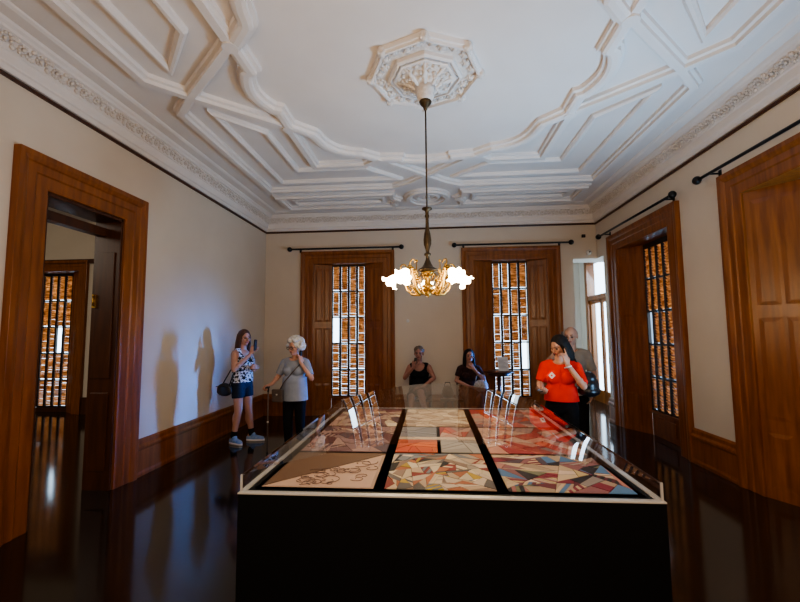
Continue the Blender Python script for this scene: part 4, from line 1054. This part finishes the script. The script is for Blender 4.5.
# 6 — man behind her
f6, S6, H6 = figure('man_in_taupe', 'man with cropped hair and taupe shirt standing behind the woman in red', (1.80, 5.30, 0), math.radians(-22), 1.63, 1.05, 0,
    armR=(V(-.33, -.02, 1.15), V(-.135, -.09, 1.42)), armL=(V(.25, .02, 1.07), V(.22, -.12, .86)),
    handR=(V(.2, .05, .9), V(.7, .4, 0), 1, .85), head_yaw=math.radians(-10), head_pitch=math.radians(8), top='tee', sleeve=.5, top_mat=M['taupe'], hem=.82, pants='trousers', pants_mat=M['blackcloth'],
    hair='cropped', hair_mat=M['hair_grey'], skin=(.36, .20, .14), belly=.02)
handset(f6, (-.105, -.075, 1.52), (.1, .1, 1), (1, 0, 0), .17, 'black audio guide held to the ear of the man in taupe')

# ------------------------------------------------------------------ leaflet table
TX, TY = 1.20, 7.30
tb = empty('round_table', (TX, TY, 0)); tag(tb, 'small dark round pedestal table standing before the back right window', 'table')
m_ = MB(); m_.lathe([(.002, .885), (.25, .885), (.265, .895), (.265, .905), (.255, .912), (.002, .912)], n=40); m_.build('tabletop', M['wood_dark'], tb)
m_ = MB(); m_.lathe([(.20, .885), (.20, .84), (.17, .83), (.03, .82), (.03, .6), (.05, .5), (.04, .3), (.06, .2), (.05, .12), (.002, .12)], n=24); m_.build('pedestal', M['wood_dark'], tb)
for k in range(3):
    a = 2 * PI * k / 3 + .5; m_ = MB(); m_.tube([(.04 * math.cos(a), .04 * math.sin(a), .16), (.16 * math.cos(a), .16 * math.sin(a), .10), (.25 * math.cos(a), .25 * math.sin(a), .02)], [.025, .022, .02], 8); m_.build('leg', M['wood_dark'], tb)
hd_ = empty('leaflet_holder', (1.27, 7.22, .912), math.radians(8)); tag(hd_, 'pale leaflet holder standing on the small round table', 'leaflet holder')
m_ = MB(); m_.box(-.115, .115, -.06, .07, 0, .008); m_.add([(-.105, .0, .008), (.105, .0, .008), (.105, .055, .255), (-.105, .055, .255)], [(0, 1, 2, 3)]); m_.build('stand', M['clear'], hd_)
m_ = MB(); m_.add([(-.095, -.008, .01), (.095, -.008, .01), (.095, .045, .25), (-.095, .045, .25), (-.095, -.003, .01), (.095, -.003, .01), (.095, .05, .25), (-.095, .05, .25)], [(0, 1, 2, 3), (7, 6, 5, 4), (0, 3, 7, 4), (1, 5, 6, 2), (2, 6, 7, 3), (0, 4, 5, 1)]); pg = m_.build('leaflet', M['paper'], hd_)
m_ = MB()
for k in range(7):
    z = .06 + k * .022; y = -.0095 + (z - .01) * .2208 - .0012; m_.add([(-.075, y, z), (.075 - .03 * (k % 3), y, z), (.075 - .03 * (k % 3), y + .0015, z + .008), (-.075, y + .0015, z + .008)], [(0, 1, 2, 3)])
m_.build('printed_lines', M['print'], pg)

# ------------------------------------------------------------------ light
w = bpy.data.worlds.new('sky'); SC.world = w; w.use_nodes = True
bg = w.node_tree.nodes['Background']; bg.inputs['Color'].default_value = (0.62, 0.81, 1.0, 1); bg.inputs['Strength'].default_value = 5.0

def area(name, loc, target, sx, sy, power, col):
    l = bpy.data.lights.new(name, 'AREA'); l.shape = 'RECTANGLE'; l.size = sx; l.size_y = sy; l.energy = power; l.color = col
    o = bpy.data.objects.new(name, l); COL.objects.link(o); o.location = loc
    o.rotation_euler = (Vector(target) - Vector(loc)).to_track_quat('-Z', 'Y').to_euler()
    return o
def point(name, loc, power, col, r=.06):
    l = bpy.data.lights.new(name, 'POINT'); l.energy = power; l.color = col; l.shadow_soft_size = r
    o = bpy.data.objects.new(name, l); COL.objects.link(o); o.location = loc; return o
for k in range(5):
    a = PI / 2 + 2 * PI * k / 5 + math.radians(2)
    point('lamp', (CHX + .46 * math.cos(a), CHY + .46 * math.sin(a), 1.95), 7.0, (1.0, .72, .42))
# daylight by the passage door and near right bay; added fills: left, front, hall
o = area('corner_daylight', (4.25, 7.92, 1.05), (-3.35, 5.35, .60), .9, 1.0, 42, (.05, .28, 1.0)); o.data.spread = math.radians(26)
area('passage_daylight', (4.6, 9.2, 2.0), (2.0, 8.8, 0.3), 1.3, 2.6, 120, (.34, .64, 1.0))
o = area('bay_daylight', (3.12, 3.0, .9), (.4, 4.1, 4.03), .9, 1.1, 62, (.36, .66, 1.0)); o.data.spread = math.radians(110)
area('left_fill', (-3.6, .7, 1.2), (1.6, 4.2, 3.0), 1.0, 1.8, 5, (1.0, .78, .56))  # added weak warm fill set in the unseen left opening
area('front_fill', (0, F + .1, 2.3), (0, 6, 2.2), 3.5, 1.6, 62, (1.0, .76, .52))
area('hall_fill', (-7.5, 2.0, 3.7), (-7.0, 4.5, 0), 2.5, 2.5, 110, (1.0, .90, .74))  # added overhead fill that brightens the next room

# ------------------------------------------------------------------ camera
cam = bpy.data.cameras.new('camera'); cam.sensor_width = 36; cam.sensor_fit = 'HORIZONTAL'; cam.lens = 36 * 397 / 800; cam.clip_start = .02
co = bpy.data.objects.new('camera', cam); COL.objects.link(co)
right = Vector((0.99695, 0.07760, -0.00864)); down = Vector((-0.01487, 0.0801, -0.99668)); fwd = Vector((-0.07665, 0.99376, 0.08101))
up = -down; back = -fwd
mw = Matrix(((right.x, up.x, back.x, 0), (right.y, up.y, back.y, 0), (right.z, up.z, back.z, 1.6), (0, 0, 0, 1)))
co.matrix_world = mw; SC.camera = co

SC.view_settings.view_transform = 'AgX'
SC.view_settings.look = 'AgX - Medium High Contrast'
SC.view_settings.exposure = 0.32
SC.cycles.use_denoising = True
SC.cycles.max_bounces = 10; SC.cycles.transparent_max_bounces = 12
SC.cycles.sample_clamp_indirect = 6.0
